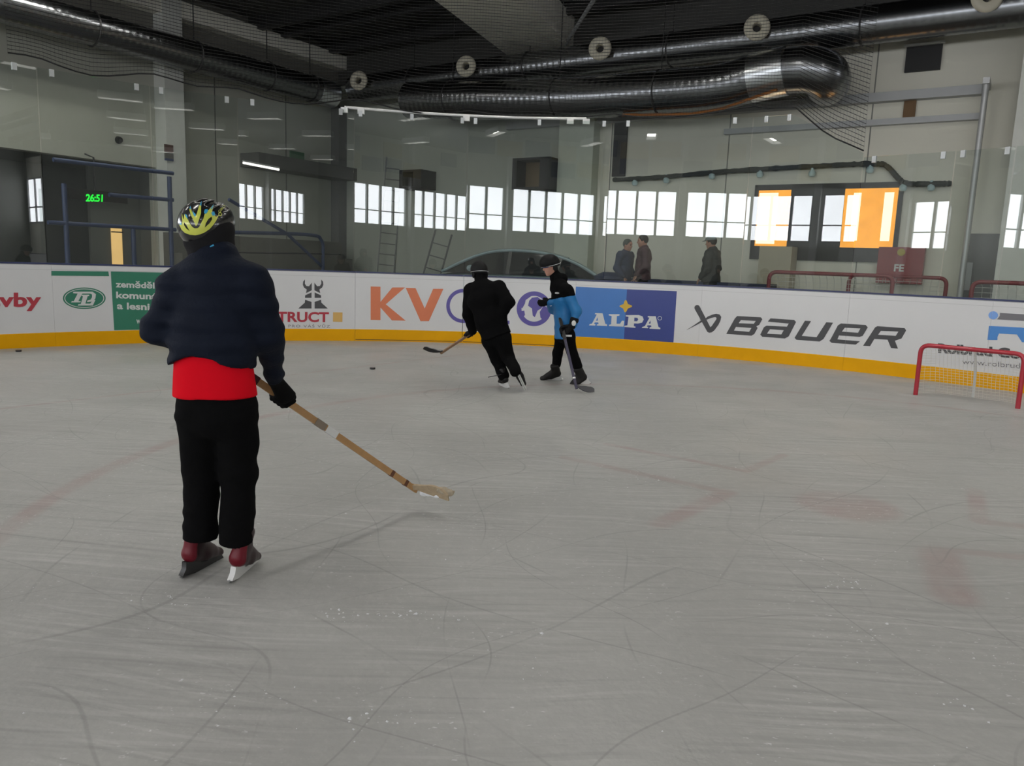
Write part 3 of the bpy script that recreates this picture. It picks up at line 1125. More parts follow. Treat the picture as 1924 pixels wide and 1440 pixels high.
# upper right duct with nozzles
a_ = 17.2
t_ = thing('air_duct', H(a_, 8, 6.1), 'upper galvanised spiral duct along the right wall, with five cream ring nozzles', 'air duct')
mb = MB()
spiral(mb, [H(a_, 17.1, 6.40), H(a_, -4, 6.40)], .36)
mk('duct_pipe', mb, M_DUCT, t_)
hangers(t_, [H(a_, b, 6.40) for b in (14.8, 11.0, 7.2, 3.2, -.5)], .36)
for b in (16.6, 12.8, 8.95, 5.35, 1.3):
    ax = nrm(-HU * .93 + np.array([0, 0, .02]) + HV * (-.36))
    c = H(a_, b, 6.46) + ax * .30
    mb = MB()
    mb.lathe([(.085, .27), (.10, .315), (.16, .34), (.225, .33), (.26, .30), (.265, .28), (.24, .25), (.18, .20), (.15, .0), (.10, .0), (.08, .2), (.085, .27)], c, ax, 32)
    nz = mk('nozzle_ring', mb, M_CREAM, t_)
    mb = MB()
    mb.lathe([(.001, .10), (.10, .10)], c, ax, 24)
    mk('nozzle_throat', mb, M_DARK, nz)
# lower right duct with bend and elbow
t_ = thing('air_duct', H(16.5, 8, 5.2), 'lower wide galvanised duct bending up to an elbow beside the right wall', 'air duct')
a2 = 16.5


def dpt(px, py, a=None):
    aa, bb, zz = onwall(px, py, HU, a or a2)
    return H(a or a2, bb, zz)


path = smooth_path([dpt(770, 189), dpt(880, 189), dpt(980, 187), dpt(1130, 182), dpt(1250, 173), dpt(1320, 168), dpt(1370, 160), dpt(1415, 147)], 8)
mb = MB()
spiral(mb, path, .46)
mk('duct_pipe', mb, M_DUCT, t_)
e0, e1 = dpt(1412, 148), dpt(1478, 133)
mb = MB()
mb.tube([e0, e1], .475, 28)
mk('duct_sleeve', mb, M_DUCTSEG, t_)
mb = MB()
mb.tube(smooth_path([e1, dpt(1520, 131), dpt(1548, 140, 16.62), dpt(1555, 152, 16.95), dpt(1556, 160, A_R - .01)], 5), .44, 28)
mk('duct_elbow', mb, M_DUCT, t_)
hangers(t_, [dpt(850, 189), dpt(1050, 185), dpt(1240, 174)], .46)
mb = MB()
mb.tube([dpt(1170, 216, 16.3), dpt(1300, 214, 16.3), dpt(1360, 203, 16.2), dpt(1460, 168, 16.0)], .03, 8)
mk('copper_pipe', mb, mat('copper_tone', (.40, .16, .05), .35, metal=.6), t_)

mb = MB()
mb.tube([dpt(1122, -10, 15.2), dpt(1062, 84, 17.6)], .045, 8)
struct('beam_brace', mb, M_GREYSTEEL)

# ------------------------------------------------------------------ right wall fittings
def wallbox(name, b0, b1, z0, z1, dep, m, label, cat):
    mb = MB().hbox(A_R - dep, A_R, min(b0, b1), max(b0, b1), z0, z1)
    return tag(mk(name, mb, m), label, cat)


t_ = wallbox('wall_vent', 1.84, 2.48, 5.62, 6.1, .08, M_DARK, 'black square vent opening high on the right wall', 'vent')
mb = MB().hbox(A_R - .16, A_R - .08, 1.80, 2.52, 6.10, 6.14)
mk('vent_hood', mb, M_WHITE, t_)
wallbox('wall_board', 2.2, 2.42, 4.72, 5.06, .06, mat('brown_board', (.16, .085, .03), .6), 'short brown board between the two grey wall rails', 'board')
mb = MB()
mb.tube([H(A_R - .6, .98, DECK), H(A_R - .6, .98, 5.2)], .055, 12)
mb.box(H(A_R - .38, .98, 5.2), (.66, .11, .11), (HU, HV, (0, 0, 1)))
tag(mk('steel_pole', mb, mat('silver_pole', (.55, .56, .56), .4, metal=.3)), 'slim silver pole standing before the right wall with a short top arm', 'pole')
wallbox('wall_panel', 8.58, 8.93, 3.75, 5.05, .07, mat('dark_banner', (.03, .028, .03), .7), 'narrow dark vertical panel on the right wall above the festoon start', 'panel')
for (b0, b1, z0, z1, lab) in ((10.38, 11.52, 3.42, 4.22, 'large dark open cabinet with brown inside, high on the wall by the pale column'),
                              (14.62, 15.45, 3.52, 4.05, 'small dark cabinet with brown front, high on the wall left of the larger one')):
    P = H(A_R - .35, (b0 + b1) / 2, z0)
    t_ = thing('wall_cabinet', P, lab, 'cabinet')
    mb = MB()
    mb.hbox(A_R - .7, A_R, b0, b1, z1 - .06, z1)
    mb.hbox(A_R - .7, A_R, b0, b1, z0, z0 + .06)
    mb.hbox(A_R - .7, A_R, b0, b0 + .30, z0, z1)
    mb.hbox(A_R - .7, A_R, b1 - .14, b1, z0, z1)
    mk('case', mb, mat('dark_case', (.02, .02, .022), .6), t_)
    mb = MB().hbox(A_R - .25, A_R, b0 + .3, b1 - .14, z0 + .06, z1 - .06)
    mk('back_panel', mb, mat('brown_inside', (.15, .10, .045), .6), t_)

# canteen window with orange light
mb = MB()
WB0, WB1, WZb, WZt = 2.25, 5.31, 1.80, 3.46
mb.hbox(A_R - .05, A_R, WB0, WB1, WZt - .12, WZt)
mb.hbox(A_R - .05, A_R, WB0, WB1, WZb, WZb + .30)
mb.hbox(A_R - .05, A_R, WB0, WB0 + .09, WZb, WZt)
mb.hbox(A_R - .05, A_R, WB1 - .09, WB1, WZb, WZt)
mb.hbox(A_R - .05, A_R, 3.38, 4.50, WZb, WZt)
w_ = struct('window_canteen', mb, mat('dark_window_frame', (.022, .020, .022), .4))
M_ORG = emit('orange_lit_blind', (1.0, .40, .055), 1.25, .18, 3)
M_WARM = emit('warm_reflection_glow', (1.0, .80, .52), 1.9, .1, 3)  # glow standing in for mirrored windows over the orange panes
mb = MB().hbox(A_R - .03, A_R - .01, 2.33, 3.40, 2.10, 3.36)
mk('lit_pane', mb, M_ORG, w_)
mb = MB().hbox(A_R - .036, A_R - .030, 3.05, 3.2, 2.25, 3.25)
mk('reflection_strip', mb, M_WARM, w_)
mb = MB().hbox(A_R - .036, A_R - .030, 2.42, 2.6, 2.25, 3.25)
mk('reflection_strip', mb, M_WARM, w_)
mb = MB().hbox(A_R - .03, A_R - .01, 4.48, 5.24, 2.10, 3.36)
mk('lit_pane', mb, M_ORG, w_)
mb = MB().hbox(A_R - .036, A_R - .030, 4.78, 5.2, 2.15, 3.28)
mk('reflection_strip', mb, M_WARM, w_)
mb = MB().hbox(A_R - .55, A_R - .03, 4.25, 4.95, DECK, 2.08)
tag(mk('notice_stand', mb, mat('beige_board', (.46, .42, .31), .6)), 'beige upright board standing under the left orange window', 'board')

t_ = thing('hydrant_box', H(A_R - .12, 2.14, 1.4), 'red fire hydrant box on the right wall with yellow disc and white lettering', 'fire box')
mb = MB().hbox(A_R - .24, A_R, 1.71, 2.57, 1.38, 2.12)
mk('case', mb, mat('fire_red', (.27, .03, .035), .4), t_)
mb = MB()
mb.lathe([(.001, .012), (.075, .012), (.075, 0)], H(A_R - .24, 2.14, 2.02), -HU, 20)
mk('disc', mb, mat('dull_yellow', (.45, .36, .05), .5), t_)
v, f = text2d('FE', .03)
mx = v[:, 0].max()
P = [H(A_R - .246, 2.25 - x * .2, 1.63 + y * .2) for x, y in v]
finish('lettering', P, f, M_WHITE, t_, smooth=False)

mb = MB().hbox(A_R - .06, A_R, .45, 1.02, DECK, 2.42)
d_ = struct('door_1', mb, mat('grey_door', (.13, .13, .13), .5))
mb = MB().hbox(A_R - .1, A_R - .06, .85, .95, 1.3, 1.85)
mk('door_window', mb, mat('door_light', (.36, .37, .37), .3), d_)

# festoon: dark garland with small lamps
gp_px = [(1152, 338), (1230, 334), (1330, 325), (1430, 318), (1540, 312), (1600, 309), (1650, 308), (1668, 314), (1690, 337), (1705, 345), (1740, 346), (1788, 345)]
gpts = []
for p in gp_px:
    a, b, z = onwall(*p, HU, A_R - .12)
    gpts.append(H(A_R - .12, b, z))
gsm = smooth_path(gpts, 12)
mb = MB()
mb.tube(gsm, [.045 + .02 * RNG.random() for _ in gsm], 7)
M_GAR = mat('dark_garland', (.022, .028, .024), .8, bump=.5, bscale=30)
fest = tag(mk('garland', mb, M_GAR), 'dark garland strung along the right wall above the windows', 'garland')
M_BULB = mat('pale_teal_lamp_glass', (.50, .66, .68), .25)
ords = ['first', 'second', 'third', 'fourth', 'fifth', 'sixth', 'seventh', 'eighth']
for i, p in enumerate([(1193, 341), (1252, 336), (1338, 328), (1428, 325), (1526, 323), (1635, 316), (1697, 350), (1750, 349)]):
    a, b, z = onwall(*p, HU, A_R - .12)
    c = H(A_R - .12, b, z)
    mb = MB()
    mb.lathe([(.001, .1), (.03, .1), (.035, .04), (.07, .0), (.075, -.06), (.05, -.1), (.001, -.1)], c, (0, 0, 1), 14)
    tag(mk('festoon_lamp', mb, M_BULB), 'small pale lamp hanging under the dark garland, %s from the left' % ords[i], 'lamp', 'lamps under the garland')

# ------------------------------------------------------------------ left side: stand railings, clock, lit door, tube lamp
def onL(px, py, b=B_L):
    a, bb, z = onwall(px, py, HV, b)
    return H(a, b, z)


bR = 15.2
t_ = thing('stand_railing', onL(520, 500, bR) * (1, 1, 0) + (0, 0, DECK), 'blue tube railing with curved end and diagonal brace, left of the gate', 'railing')
A0, A1, A2, A3 = onL(395, 436, bR), onL(575, 441, bR), onL(604, 452, bR), onL(607, 480, bR)
foot = A3 * (1, 1, 0) + (0, 0, DECK)
mb = MB()
mb.tube(smooth_path([A0, A1, A2, A3], 6) + [foot], .045, 10)
mk('top_rail', mb, M_STEELBLUE, t_)
mb = MB()
mb.tube([onL(430, 375, bR), onL(540, 440, bR), onL(604, 500, bR)], .04, 10)
mk('brace', mb, M_STEELBLUE, t_)
mb = MB()
mb.tube([onL(400, 474, bR), onL(640, 478, bR)], .018, 8)
mk('lower_rail', mb, M_STRAP, t_)
mb = MB()
q = A0
mb.tube([q, q * (1, 1, 0) + (0, 0, DECK)], .045, 10)
mk('post', mb, M_STEELBLUE, t_)
bF = 16.2
t_ = thing('steel_scaffold', onL(250, 480, bF) * (1, 1, 0) + (0, 0, DECK), 'blue steel scaffold of uprights and rails before the dark recess', 'scaffold')
for px in (318, 120, 250):
    mb = MB()
    q = onL(px, 332 if px > 300 else 430, bF)
    if px == 120:
        q = onL(px, 345, bF)
    mb.tube([q, q * (1, 1, 0) + (0, 0, DECK)], .05, 10)
    mk('upright', mb, M_STEELBLUE, t_)
for p, q in (((90, 418), (330, 432)), ((205, 366), (325, 376)), ((100, 300), (325, 326))):
    mb = MB()
    mb.tube([onL(*p, bF), onL(*q, bF)], .045, 10)
    mk('rail', mb, M_STEELBLUE, t_)

t_ = thing('digital_clock', onL(190, 385, 18.2), 'black digital display with glowing green digits hung in the dark recess', 'clock')
p0, p1 = onL(118, 352, 18.2), onL(240, 385, 18.2)
ca, cb = p0 @ HU, p1 @ HU
mb = MB().hbox(ca, cb, 18.2, 18.3, p1[2] + .02, p0[2])
mk('case', mb, M_BLACKP, t_)
mb = MB()
mb.tube([H((ca + cb) / 2, 18.25, p0[2]), H((ca + cb) / 2, 18.25, RZ), H((ca + cb) / 2, 18.62, RZ + .1)], .02, 6)
mk('hanger', mb, M_STRAP, t_)
v, f = text2d('26:51', .03, .1, .95)
x0, x1, y1 = v[:, 0].min(), v[:, 0].max(), v[:, 1].max()
pa, pb = onL(161, 378, 18.17), onL(194, 379, 18.17)
P = [pa + (pb - pa) * ((x - x0) / (x1 - x0)) + np.array([0, 0, .165]) * (y / y1) for x, y in v]
finish('digits', P, f, emit('green_led', (.02, 1.0, .06), 1.3), t_, smooth=False)
pa, pb = onL(210, 424, 19.3), onL(229, 424, 19.3)
q0, q1 = pa @ HU, pb @ HU
M_DOORLIT = emit('lit_doorway', (.95, .60, .22), .9, .2, 1.5)
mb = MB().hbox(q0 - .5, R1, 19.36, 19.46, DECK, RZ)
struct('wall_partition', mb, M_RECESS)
mb = MB().hbox(q0, q1, 19.31, 19.36, DECK, pa[2])
d_ = struct('door_2', mb, M_DOORLIT)
mk('door_bar', MB().hbox(q0 - .02, q1 + .02, 19.28, 19.31, pa[2] - .17, pa[2] - .14), M_DARK, d_)
# concrete steps of the stand
M_STEP = mat('grey_brown_concrete', (.135, .13, .11), .8, var=.15, scale=3, dirt=.3)
for k, (b0, b1, zt) in enumerate(((16.9, 17.35, .95), (17.35, 17.8, 1.45), (17.8, 18.14, 1.95))):
    tag(mk('stand_step', MB().hbox(11.6, 17.4, b0, b1, DECK, zt), M_STEP), ('lowest', 'middle', 'highest')[k] + ' grey-brown concrete step of the stand right of the pale column', 'step', 'concrete stand steps')
pa, pb = onL(457, 306, 17.7), onL(524, 319, 17.7)
t_ = thing('tube_lamp', (pa + pb) / 2, 'thin lit tube lamp under the dark mezzanine edge at the left', 'lamp')
mb = MB()
mb.tube([pa, pb], .03, 8)
mk('tube', mb, emit('warm_tube', (1, .93, .85), 2.2), t_)
mb = MB()
mb.bar(pa + (0, 0, .05), pb + (0, 0, .05), .08, .04)
mk('fitting', mb, M_LAMPBOX, t_)
mb = MB()
p = onL(318, 272, 18.1)
q = onL(318, 302, 18.1)
ca = p @ HU
for k, (z0, z1, m_) in enumerate(((q[2] + .2, p[2], mat('brown_sign', (.10, .05, .04), .5)), (q[2] + .05, q[2] + .18, mat('grey_sign', (.12, .11, .10), .5)), (q[2], q[2] + .05, M_STEELBLUE))):
    mb = MB().hbox(ca - .11, ca + .11, 18.10, 18.15, z0, z1)
    if k == 0:
        sg = tag(mk('column_sign', mb, m_), 'small sign of brown, grey and blue plates on the pale left column', 'sign')
    else:
        mk('sign_plate', mb, m_, sg)
mb = MB()
p = onL(558, 292, 18.1)
mb.box(p, (.5, .06, .2), (HU, HV, (0, 0, 1)))
tag(mk('exit_sign', mb, mat('exit_green', (.04, .12, .06), .5)), 'dim green exit sign on the left wall above the mezzanine edge', 'sign')
mb = MB()
p = onL(226, 263, B_L - .08)
mb.lathe([(.001, .08), (.07, .08), (.09, 0)], p + HV * .08, -HV, 14)
tag(mk('wall_alarm', mb, M_DARK), 'small dark round alarm on the grey left wall', 'alarm')

# ladders leaning behind the glass
def ladder(p, q, w, lab):
    p, q = np.asarray(p, float), np.asarray(q, float)
    s_ = nrm(np.cross(q - p, (0, 1, 0))) * w / 2
    root = thing('ladder', p, lab, 'ladder')
    for k in (-1, 1):
        mb = MB().bar(p + s_ * k, q + s_ * k, .05, .03)
        mk('side_rail', mb, mat('aluminium_dark', (.16, .16, .16), .5), root)
    n = int(np.linalg.norm(q - p) / .3)
    for i in range(1, n):
        c = p + (q - p) * i / n
        mb = MB().tube([c - s_, c + s_], .015, 6)
        mk('rung', mb, mat('aluminium_dark', (.16, .16, .16), .5), root)


q_ = at(796, 520, 19.3)
ladder((q_[0], q_[1], DECK), (q_[0] + .45, q_[1] + .25, 2.2), .42, 'dark metal ladder leaning beside the parked car, behind the glass')
q_ = at(742, 300, 20.0)
ladder(H(A_R - .25, onwall(725, 370, HU, A_R - .2)[1], DECK), H(A_R - .1, onwall(742, 300, HU, A_R - .1)[1], 4.5), .5, 'tall dark ladder leaning on the far wall, left of the cabinet')

# ------------------------------------------------------------------ goals
def goal(name, pl_, pr_, h, r, depth, m, label, group=None, net=True, mid=True, cell=.06):
    pl_, pr_ = np.asarray(pl_, float), np.asarray(pr_, float)
    z0 = np.array([0, 0, pl_[2]])
    d = nrm(pr_ - pl_)
    back = np.array([-d[1], d[0], 0.])
    if back[1] < 0:
        back = -back
    Z = np.array([0, 0, 1.])
    w = np.linalg.norm(pr_ - pl_)
    root = thing(name, (pl_ + pr_) / 2, label, 'goal', group)
    c = .11 if h < 1 else .14
    path = [pl_, pl_ + Z * (h - c)] + bez_arc(pl_ + Z * (h - c), pl_ + Z * h, pl_ + Z * h + d * c, 7)[1:]
    path += bez_arc(pr_ + Z * h - d * c, pr_ + Z * h, pr_ + Z * (h - c), 7) + [pr_]
    mb = MB()
    mb.tube(path, r, 14)
    mk('front_frame', mb, m, root)
    rb = r * .62
    Mw = mat('white_goal_tube', (.62, .62, .60), .4)
    bl, br = pl_ + back * depth + d * .06, pr_ + back * depth - d * .06
    mb = MB()
    mb.tube([pl_ + Z * rb] + smooth_path([pl_ + Z * rb, bl + Z * rb, br + Z * rb, pr_ + Z * rb], 8), rb, 10)
    mk('base_frame', mb, Mw, root)
    tl, tr = pl_ + Z * h + back * depth * .45 + d * .12, pr_ + Z * h + back * depth * .45 - d * .12
    if mid:
        mb = MB()
        mp = (pl_ + pr_) / 2
        mb.tube(smooth_path([mp + Z * h, mp + Z * (h - .01) + back * depth * .45, mp + Z * h * .5 + back * depth * .9, mp + back * depth + Z * rb], 6), rb, 10)
        mk('centre_strut', mb, Mw, root)
    if net:
        Mn = mat('white_net_cord', (.70, .69, .64), .8)
        mb = MB()
        nu, nv = int(w / cell), int((h + depth * .5) / cell)

        def npnt(u_, v_):
            # v 0..1 from the crossbar back and down to the base; u across, with side wings pulled to the posts
            e = min(u_, 1 - u_) / .16
            wing = max(0.0, 1 - e)
            k = depth * (1 - wing ** 2)
            x = pl_ + (pr_ - pl_) * u_
            zz = h * (1 - v_) ** .9
            yy = k * (.35 + .65 * v_) if v_ > .08 else k * .35 * (v_ / .08)
            sag = .012 * math.sin(9 * u_ + 6 * v_)
            return x + back * (yy + sag) + Z * max(zz - .01, rb)

        rr = .0021 if h < 1 else .004
        for i in range(nu + 1):
            mb.tube([npnt(i / nu, j / nv) for j in range(nv + 1)], rr, 3, cap=False)
        for j in range(1, nv + 1):
            mb.tube([npnt(i / nu, j / nv) for i in range(nu + 1)], rr, 3, cap=False)
        tag(mk('net', mb, Mn, root, fix=False), 'white netting')
    return root


goal('hockey_goal', gp(1720, 742), gp(1912, 768), .655, .028, .36, M_RED, 'small red training goal with white net standing on the ice by the yellow kick strip', cell=.045)
zt_ = DECK
goal('hockey_goal', at(1442, 560, 14.6) * (1, 1, 0) + (0, 0, zt_), at(1674, 560, 13.6) * (1, 1, 0) + (0, 0, zt_), 1.17, .036, .8, M_REDDULL, 'dull red goal stored behind the glass, above the slanted lettering', 'goals stored behind the boards', mid=False, cell=.12)
goal('hockey_goal', at(1592, 560, 15.3) * (1, 1, 0) + (0, 0, zt_), at(1775, 560, 14.6) * (1, 1, 0) + (0, 0, zt_), 1.17, .036, .8, M_REDDULL, 'dull red goal stored behind the glass, under the red fire box', 'goals stored behind the boards', mid=False, cell=.12)
goal('hockey_goal', at(1824, 560, 13.0) * (1, 1, 0) + (0, 0, zt_), at(2010, 560, 12.2) * (1, 1, 0) + (0, 0, zt_), 1.13, .036, .8, M_REDDULL, 'dull red goal stored behind the glass at the right edge, before the grey door', 'goals stored behind the boards', mid=False, cell=.12)

# ------------------------------------------------------------------ pucks and blue bin
for (px, py, lab) in ((700, 694, 'black puck on the ice below the horned helmet emblem'), (35, 661, 'black puck on the ice by the boards at the far left')):
    c = gp(px, py)
    mb = MB()
    mb.lathe([(.001, 0), (.036, 0), (.038, .003), (.038, .022), (.036, .025), (.001, .025)], c, (0, 0, 1), 24)
    tag(mk('hockey_puck', mb, M_BLACKP), lab, 'puck')
c = at(1144, 520, 14.95)
mb = MB()
mb.lathe([(.24, 0), (.27, .9), (.29, .92), (.29, .97), (.25, .99), (.12, 1.05), (.001, 1.05)], (c[0], c[1], DECK), (0, 0, 1), 24, cap=False)
tag(mk('waste_bin', mb, mat('navy_bin', (.012, .025, .075), .5)), 'dark blue rounded bin behind the boards, left of the standing people', 'bin')
# long low navy barrier behind the people (edge of a mat stack)
c0, c1 = onwall(1130, 540, HU, A_R - 1.0)[1], onwall(1450, 540, HU, A_R - 1.0)[1]
mb = MB().hbox(A_R - 1.3, A_R - .6, min(c0, c1), max(c0, c1), DECK, 1.25)
tag(mk('mat_stack', mb, mat('navy_mat', (.02, .03, .075), .6, bump=.2)), 'long low stack of navy mats along the right wall', 'mats')

# ------------------------------------------------------------------ car parked behind the glass
cc = at(962, 500, 17.15)
ccx = np.array([cc[0], cc[1], DECK])
cd = nrm(np.array([-1.0, .10, 0]))                 # nose to the left
cs = np.array([-cd[1], cd[0], 0.0])
Zv = np.array([0, 0, 1.])


def cpnt(x, y, z):
    return ccx + cd * x + cs * y + Zv * z


car = thing('car', ccx, 'blue-grey car with dark windows parked behind the boards', 'car')
M_CAR = mat('blue_grey_car_paint', (.34, .43, .46), .25, metal=.2, coat=.6, var=.02)
M_CARGL = mat('dark_car_glass', (.016, .018, .02), .06, spec=.8)
st = [(-2.15, .45, .80, .60, .28), (-2.05, .40, .86, .74, .25), (-1.6, .25, .93, .84, .22), (-.9, .22, .98, .87, .20), (0, .2, .97, .88, .2), (.9, .22, .95, .87, .2), (1.5, .24, .88, .84, .22), (1.95, .34, .76, .74, .26), (2.12, .42, .66, .60, .3)]
mb = MB()
vs, fs = [], []
K = 20
for x, zb, zt, w, rr in st:
    for k in range(K):
        a = 2 * math.pi * (k + .5) / K
        ex = 4.0
        ca_, sa_ = math.cos(a), math.sin(a)
        yy = w * math.copysign(abs(ca_) ** (2 / ex), ca_)
        zz = (zb + zt) / 2 + (zt - zb) / 2 * math.copysign(abs(sa_) ** (2 / ex), sa_)
        vs.append(cpnt(x, yy, zz))
for i in range(len(st) - 1):
    for k in range(K):
        fs.append((i * K + k, i * K + (k + 1) % K, (i + 1) * K + (k + 1) % K, (i + 1) * K + k))
fs += [tuple(range(K)), tuple((len(st) - 1) * K + k for k in range(K))]
mb.add(vs, fs)
mk('car_body', mb, M_CAR, car)
gh = [(1.42, .92), (1.05, 1.12), (.65, 1.30), (.3, 1.39), (-.1, 1.42), (-.6, 1.40), (-1.1, 1.31), (-1.5, 1.16), (-1.85, .96)]
gx = smooth_path([(x, 0, z) for x, z in gh], 3)


def ghw(z):
    return .80 - .26 * max(0, (z - .92)) / .5


mb = MB()
vs, fs = [], []
for x, _, z in gx:
    z = max(z, .925)
    vs += [cpnt(x, -.79, .91), cpnt(x, -ghw(z), z - .01), cpnt(x, -ghw(z) * .6, z + .02), cpnt(x, ghw(z) * .6, z + .02), cpnt(x, ghw(z), z - .01), cpnt(x, .79, .91)]
for i in range(len(gx) - 1):
    for k in range(5):
        fs.append((i * 6 + k, i * 6 + k + 1, (i + 1) * 6 + k + 1, (i + 1) * 6 + k))
mb.add(vs, fs)
mk('car_windows', mb, M_CARGL, car)
mb = MB()
vs, fs = [], []
rp = [p for p in gx if -1.35 < p[0] < .55]
for x, _, z in rp:
    for y_, dz in ((-1.03, -.02), (-.95, .03), (-.4, .055), (.4, .055), (.95, .03), (1.03, -.02)):
        vs.append(cpnt(x, ghw(z) * y_, z + dz))
for i in range(len(rp) - 1):
    for k in range(5):
        fs.append((i * 6 + k, i * 6 + k + 1, (i + 1) * 6 + k + 1, (i + 1) * 6 + k))
mb.add(vs, fs)
mk('roof_panel', mb, M_CAR, car)
for s_ in (-1, 1):
    mb = MB()
    mb.tube([cpnt(x, s_ * (ghw(z) + .012), max(z, .93)) for x, _, z in gx], .032, 8)
    mk('roof_rail', mb, M_CAR, car)
    for x0, x1 in ((.02, -.02), (-1.0, -1.1)):
        zt_ = np.interp(-x1, [-p[0] for p in gx], [p[2] for p in gx])
        mb = MB().bar(cpnt(x0, s_ * .80, .92), cpnt(x1, s_ * (ghw(zt_) + .01), zt_), .07, .02, up=cs)
        mk('door_pillar', mb, M_BLACKP, car)
    mb = MB()
    mb.ell(cpnt(.78, s_ * .95, 1.02), (.08, .11, .07), (cd, cs, Zv), 12)
    mk('wing_mirror', mb, M_CAR, car)
    for x in (-1.3, 1.32):
        mb = MB()
        mb.lathe([(.001, -.1), (.2, -.1), (.31, -.09), (.325, -.05), (.325, .05), (.31, .09), (.2, .1), (.001, .1)], cpnt(x, s_ * .80, .325), cs, 24)
        wh = mk('wheel', mb, mat('tyre_rubber', (.02, .02, .02), .8), car)
        mb = MB()
        mb.lathe([(.001, .115 * s_), (.19, .105 * s_), (.2, .09 * s_)], cpnt(x, s_ * .80, .325), cs, 20)
        mk('hub_cap', mb, M_GREYSTEEL, wh)
    mb = MB().ell(cpnt(2.0, s_ * .55, .66), (.1, .17, .07), (cd, cs, Zv), 12)
    mk('headlamp', mb, M_CLIP, car)

# ------------------------------------------------------------------ smooth bodies: distance fields meshed with surface nets
def smin(a, b, k):
    if k <= 0:
        return np.minimum(a, b)
    h = np.maximum(k - np.abs(a - b), 0) / k
    return np.minimum(a, b) - h * h * k * .25


def cone(a, b, ra, rb, sx=None):
    """limb between a and b; radii are numbers, or (across, deep) pairs with the across direction sx"""
    a, b = np.asarray(a, float), np.asarray(b, float)

    def f(P):
        ab = b - a
        L2 = max(ab @ ab, 1e-9)
        q = P - a
        t = np.clip(q @ ab / L2, 0, 1)
        v = q - t[:, None] * ab
        if sx is None:
            return np.sqrt((v * v).sum(1)) - (ra + (rb - ra) * t)
        w = ab / math.sqrt(L2)
        x = nrm(np.asarray(sx, float) - w * (np.asarray(sx, float) @ w))
        y = np.cross(w, x)
        rx = ra[0] + (rb[0] - ra[0]) * t
        ry = ra[1] + (rb[1] - ra[1]) * t
        rm = (rx + ry) / 2
        return (np.sqrt((v @ x / rx) ** 2 + (v @ y / ry) ** 2 + (v @ w / np.minimum(rx, ry)) ** 2) - 1) * np.minimum(rx, ry)
    r = max(np.max(ra), np.max(rb))
    f.lo, f.hi = np.minimum(a, b) - r, np.maximum(a, b) + r
    return f


def ell3(c, r, ax=None):
    c = np.asarray(c, float)
    ax = np.eye(3) if ax is None else np.asarray(ax, float)

    def f(P):
        q = (P - c) @ ax.T
        return (np.sqrt(((q / np.asarray(r)) ** 2).sum(1)) - 1) * min(r)
    m = max(r)
    f.lo, f.hi = c - m, c + m
    return f


_LAT = RNG.uniform(-1, 1, (32, 32, 32)).astype(np.float32)


def vnoise(P, freq):
    q = P * np.asarray(freq)
    i = np.floor(q).astype(int)
    f = q - i
    f = f * f * (3 - 2 * f)
    i0, i1 = i % 32, (i + 1) % 32
    out = 0
    for dx in (0, 1):
        for dy in (0, 1):
            for dz in (0, 1):
                w = (f[:, 0] if dx else 1 - f[:, 0]) * (f[:, 1] if dy else 1 - f[:, 1]) * (f[:, 2] if dz else 1 - f[:, 2])
                out = out + w * _LAT[(i1 if dx else i0)[:, 0], (i1 if dy else i0)[:, 1], (i1 if dz else i0)[:, 2]]
    return out


class Field:
    def __init__(s):
        s.p = []          # (fn, k, op)
        s.disp = None

    def add(s, fn, k=.03):
        s.p.append((fn, k, 0))
        return s

    def cut(s, fn, k=.0):
        s.p.append((fn, k, 1))
        return s

    def __call__(s, P):
        d = None
        for fn, k, op in s.p:
            if op == 0:
                e = fn(P)
                d = e if d is None else smin(d, e, k)
            else:
                e = -fn(P)
                d = -smin(-d, -e, k)
        if s.disp is not None:
            d = d + s.disp(P)
        return d

    def bounds(s):
        lo = np.min([f.lo for f, k, op in s.p if op == 0], 0)
        hi = np.max([f.hi for f, k, op in s.p if op == 0], 0)
        return lo, hi


def plane(n, p):
    n = nrm(n)
    p = np.asarray(p, float)

    def f(P):           # positive on the +n side: material is removed there
        return -((P - p) @ n)
    return f


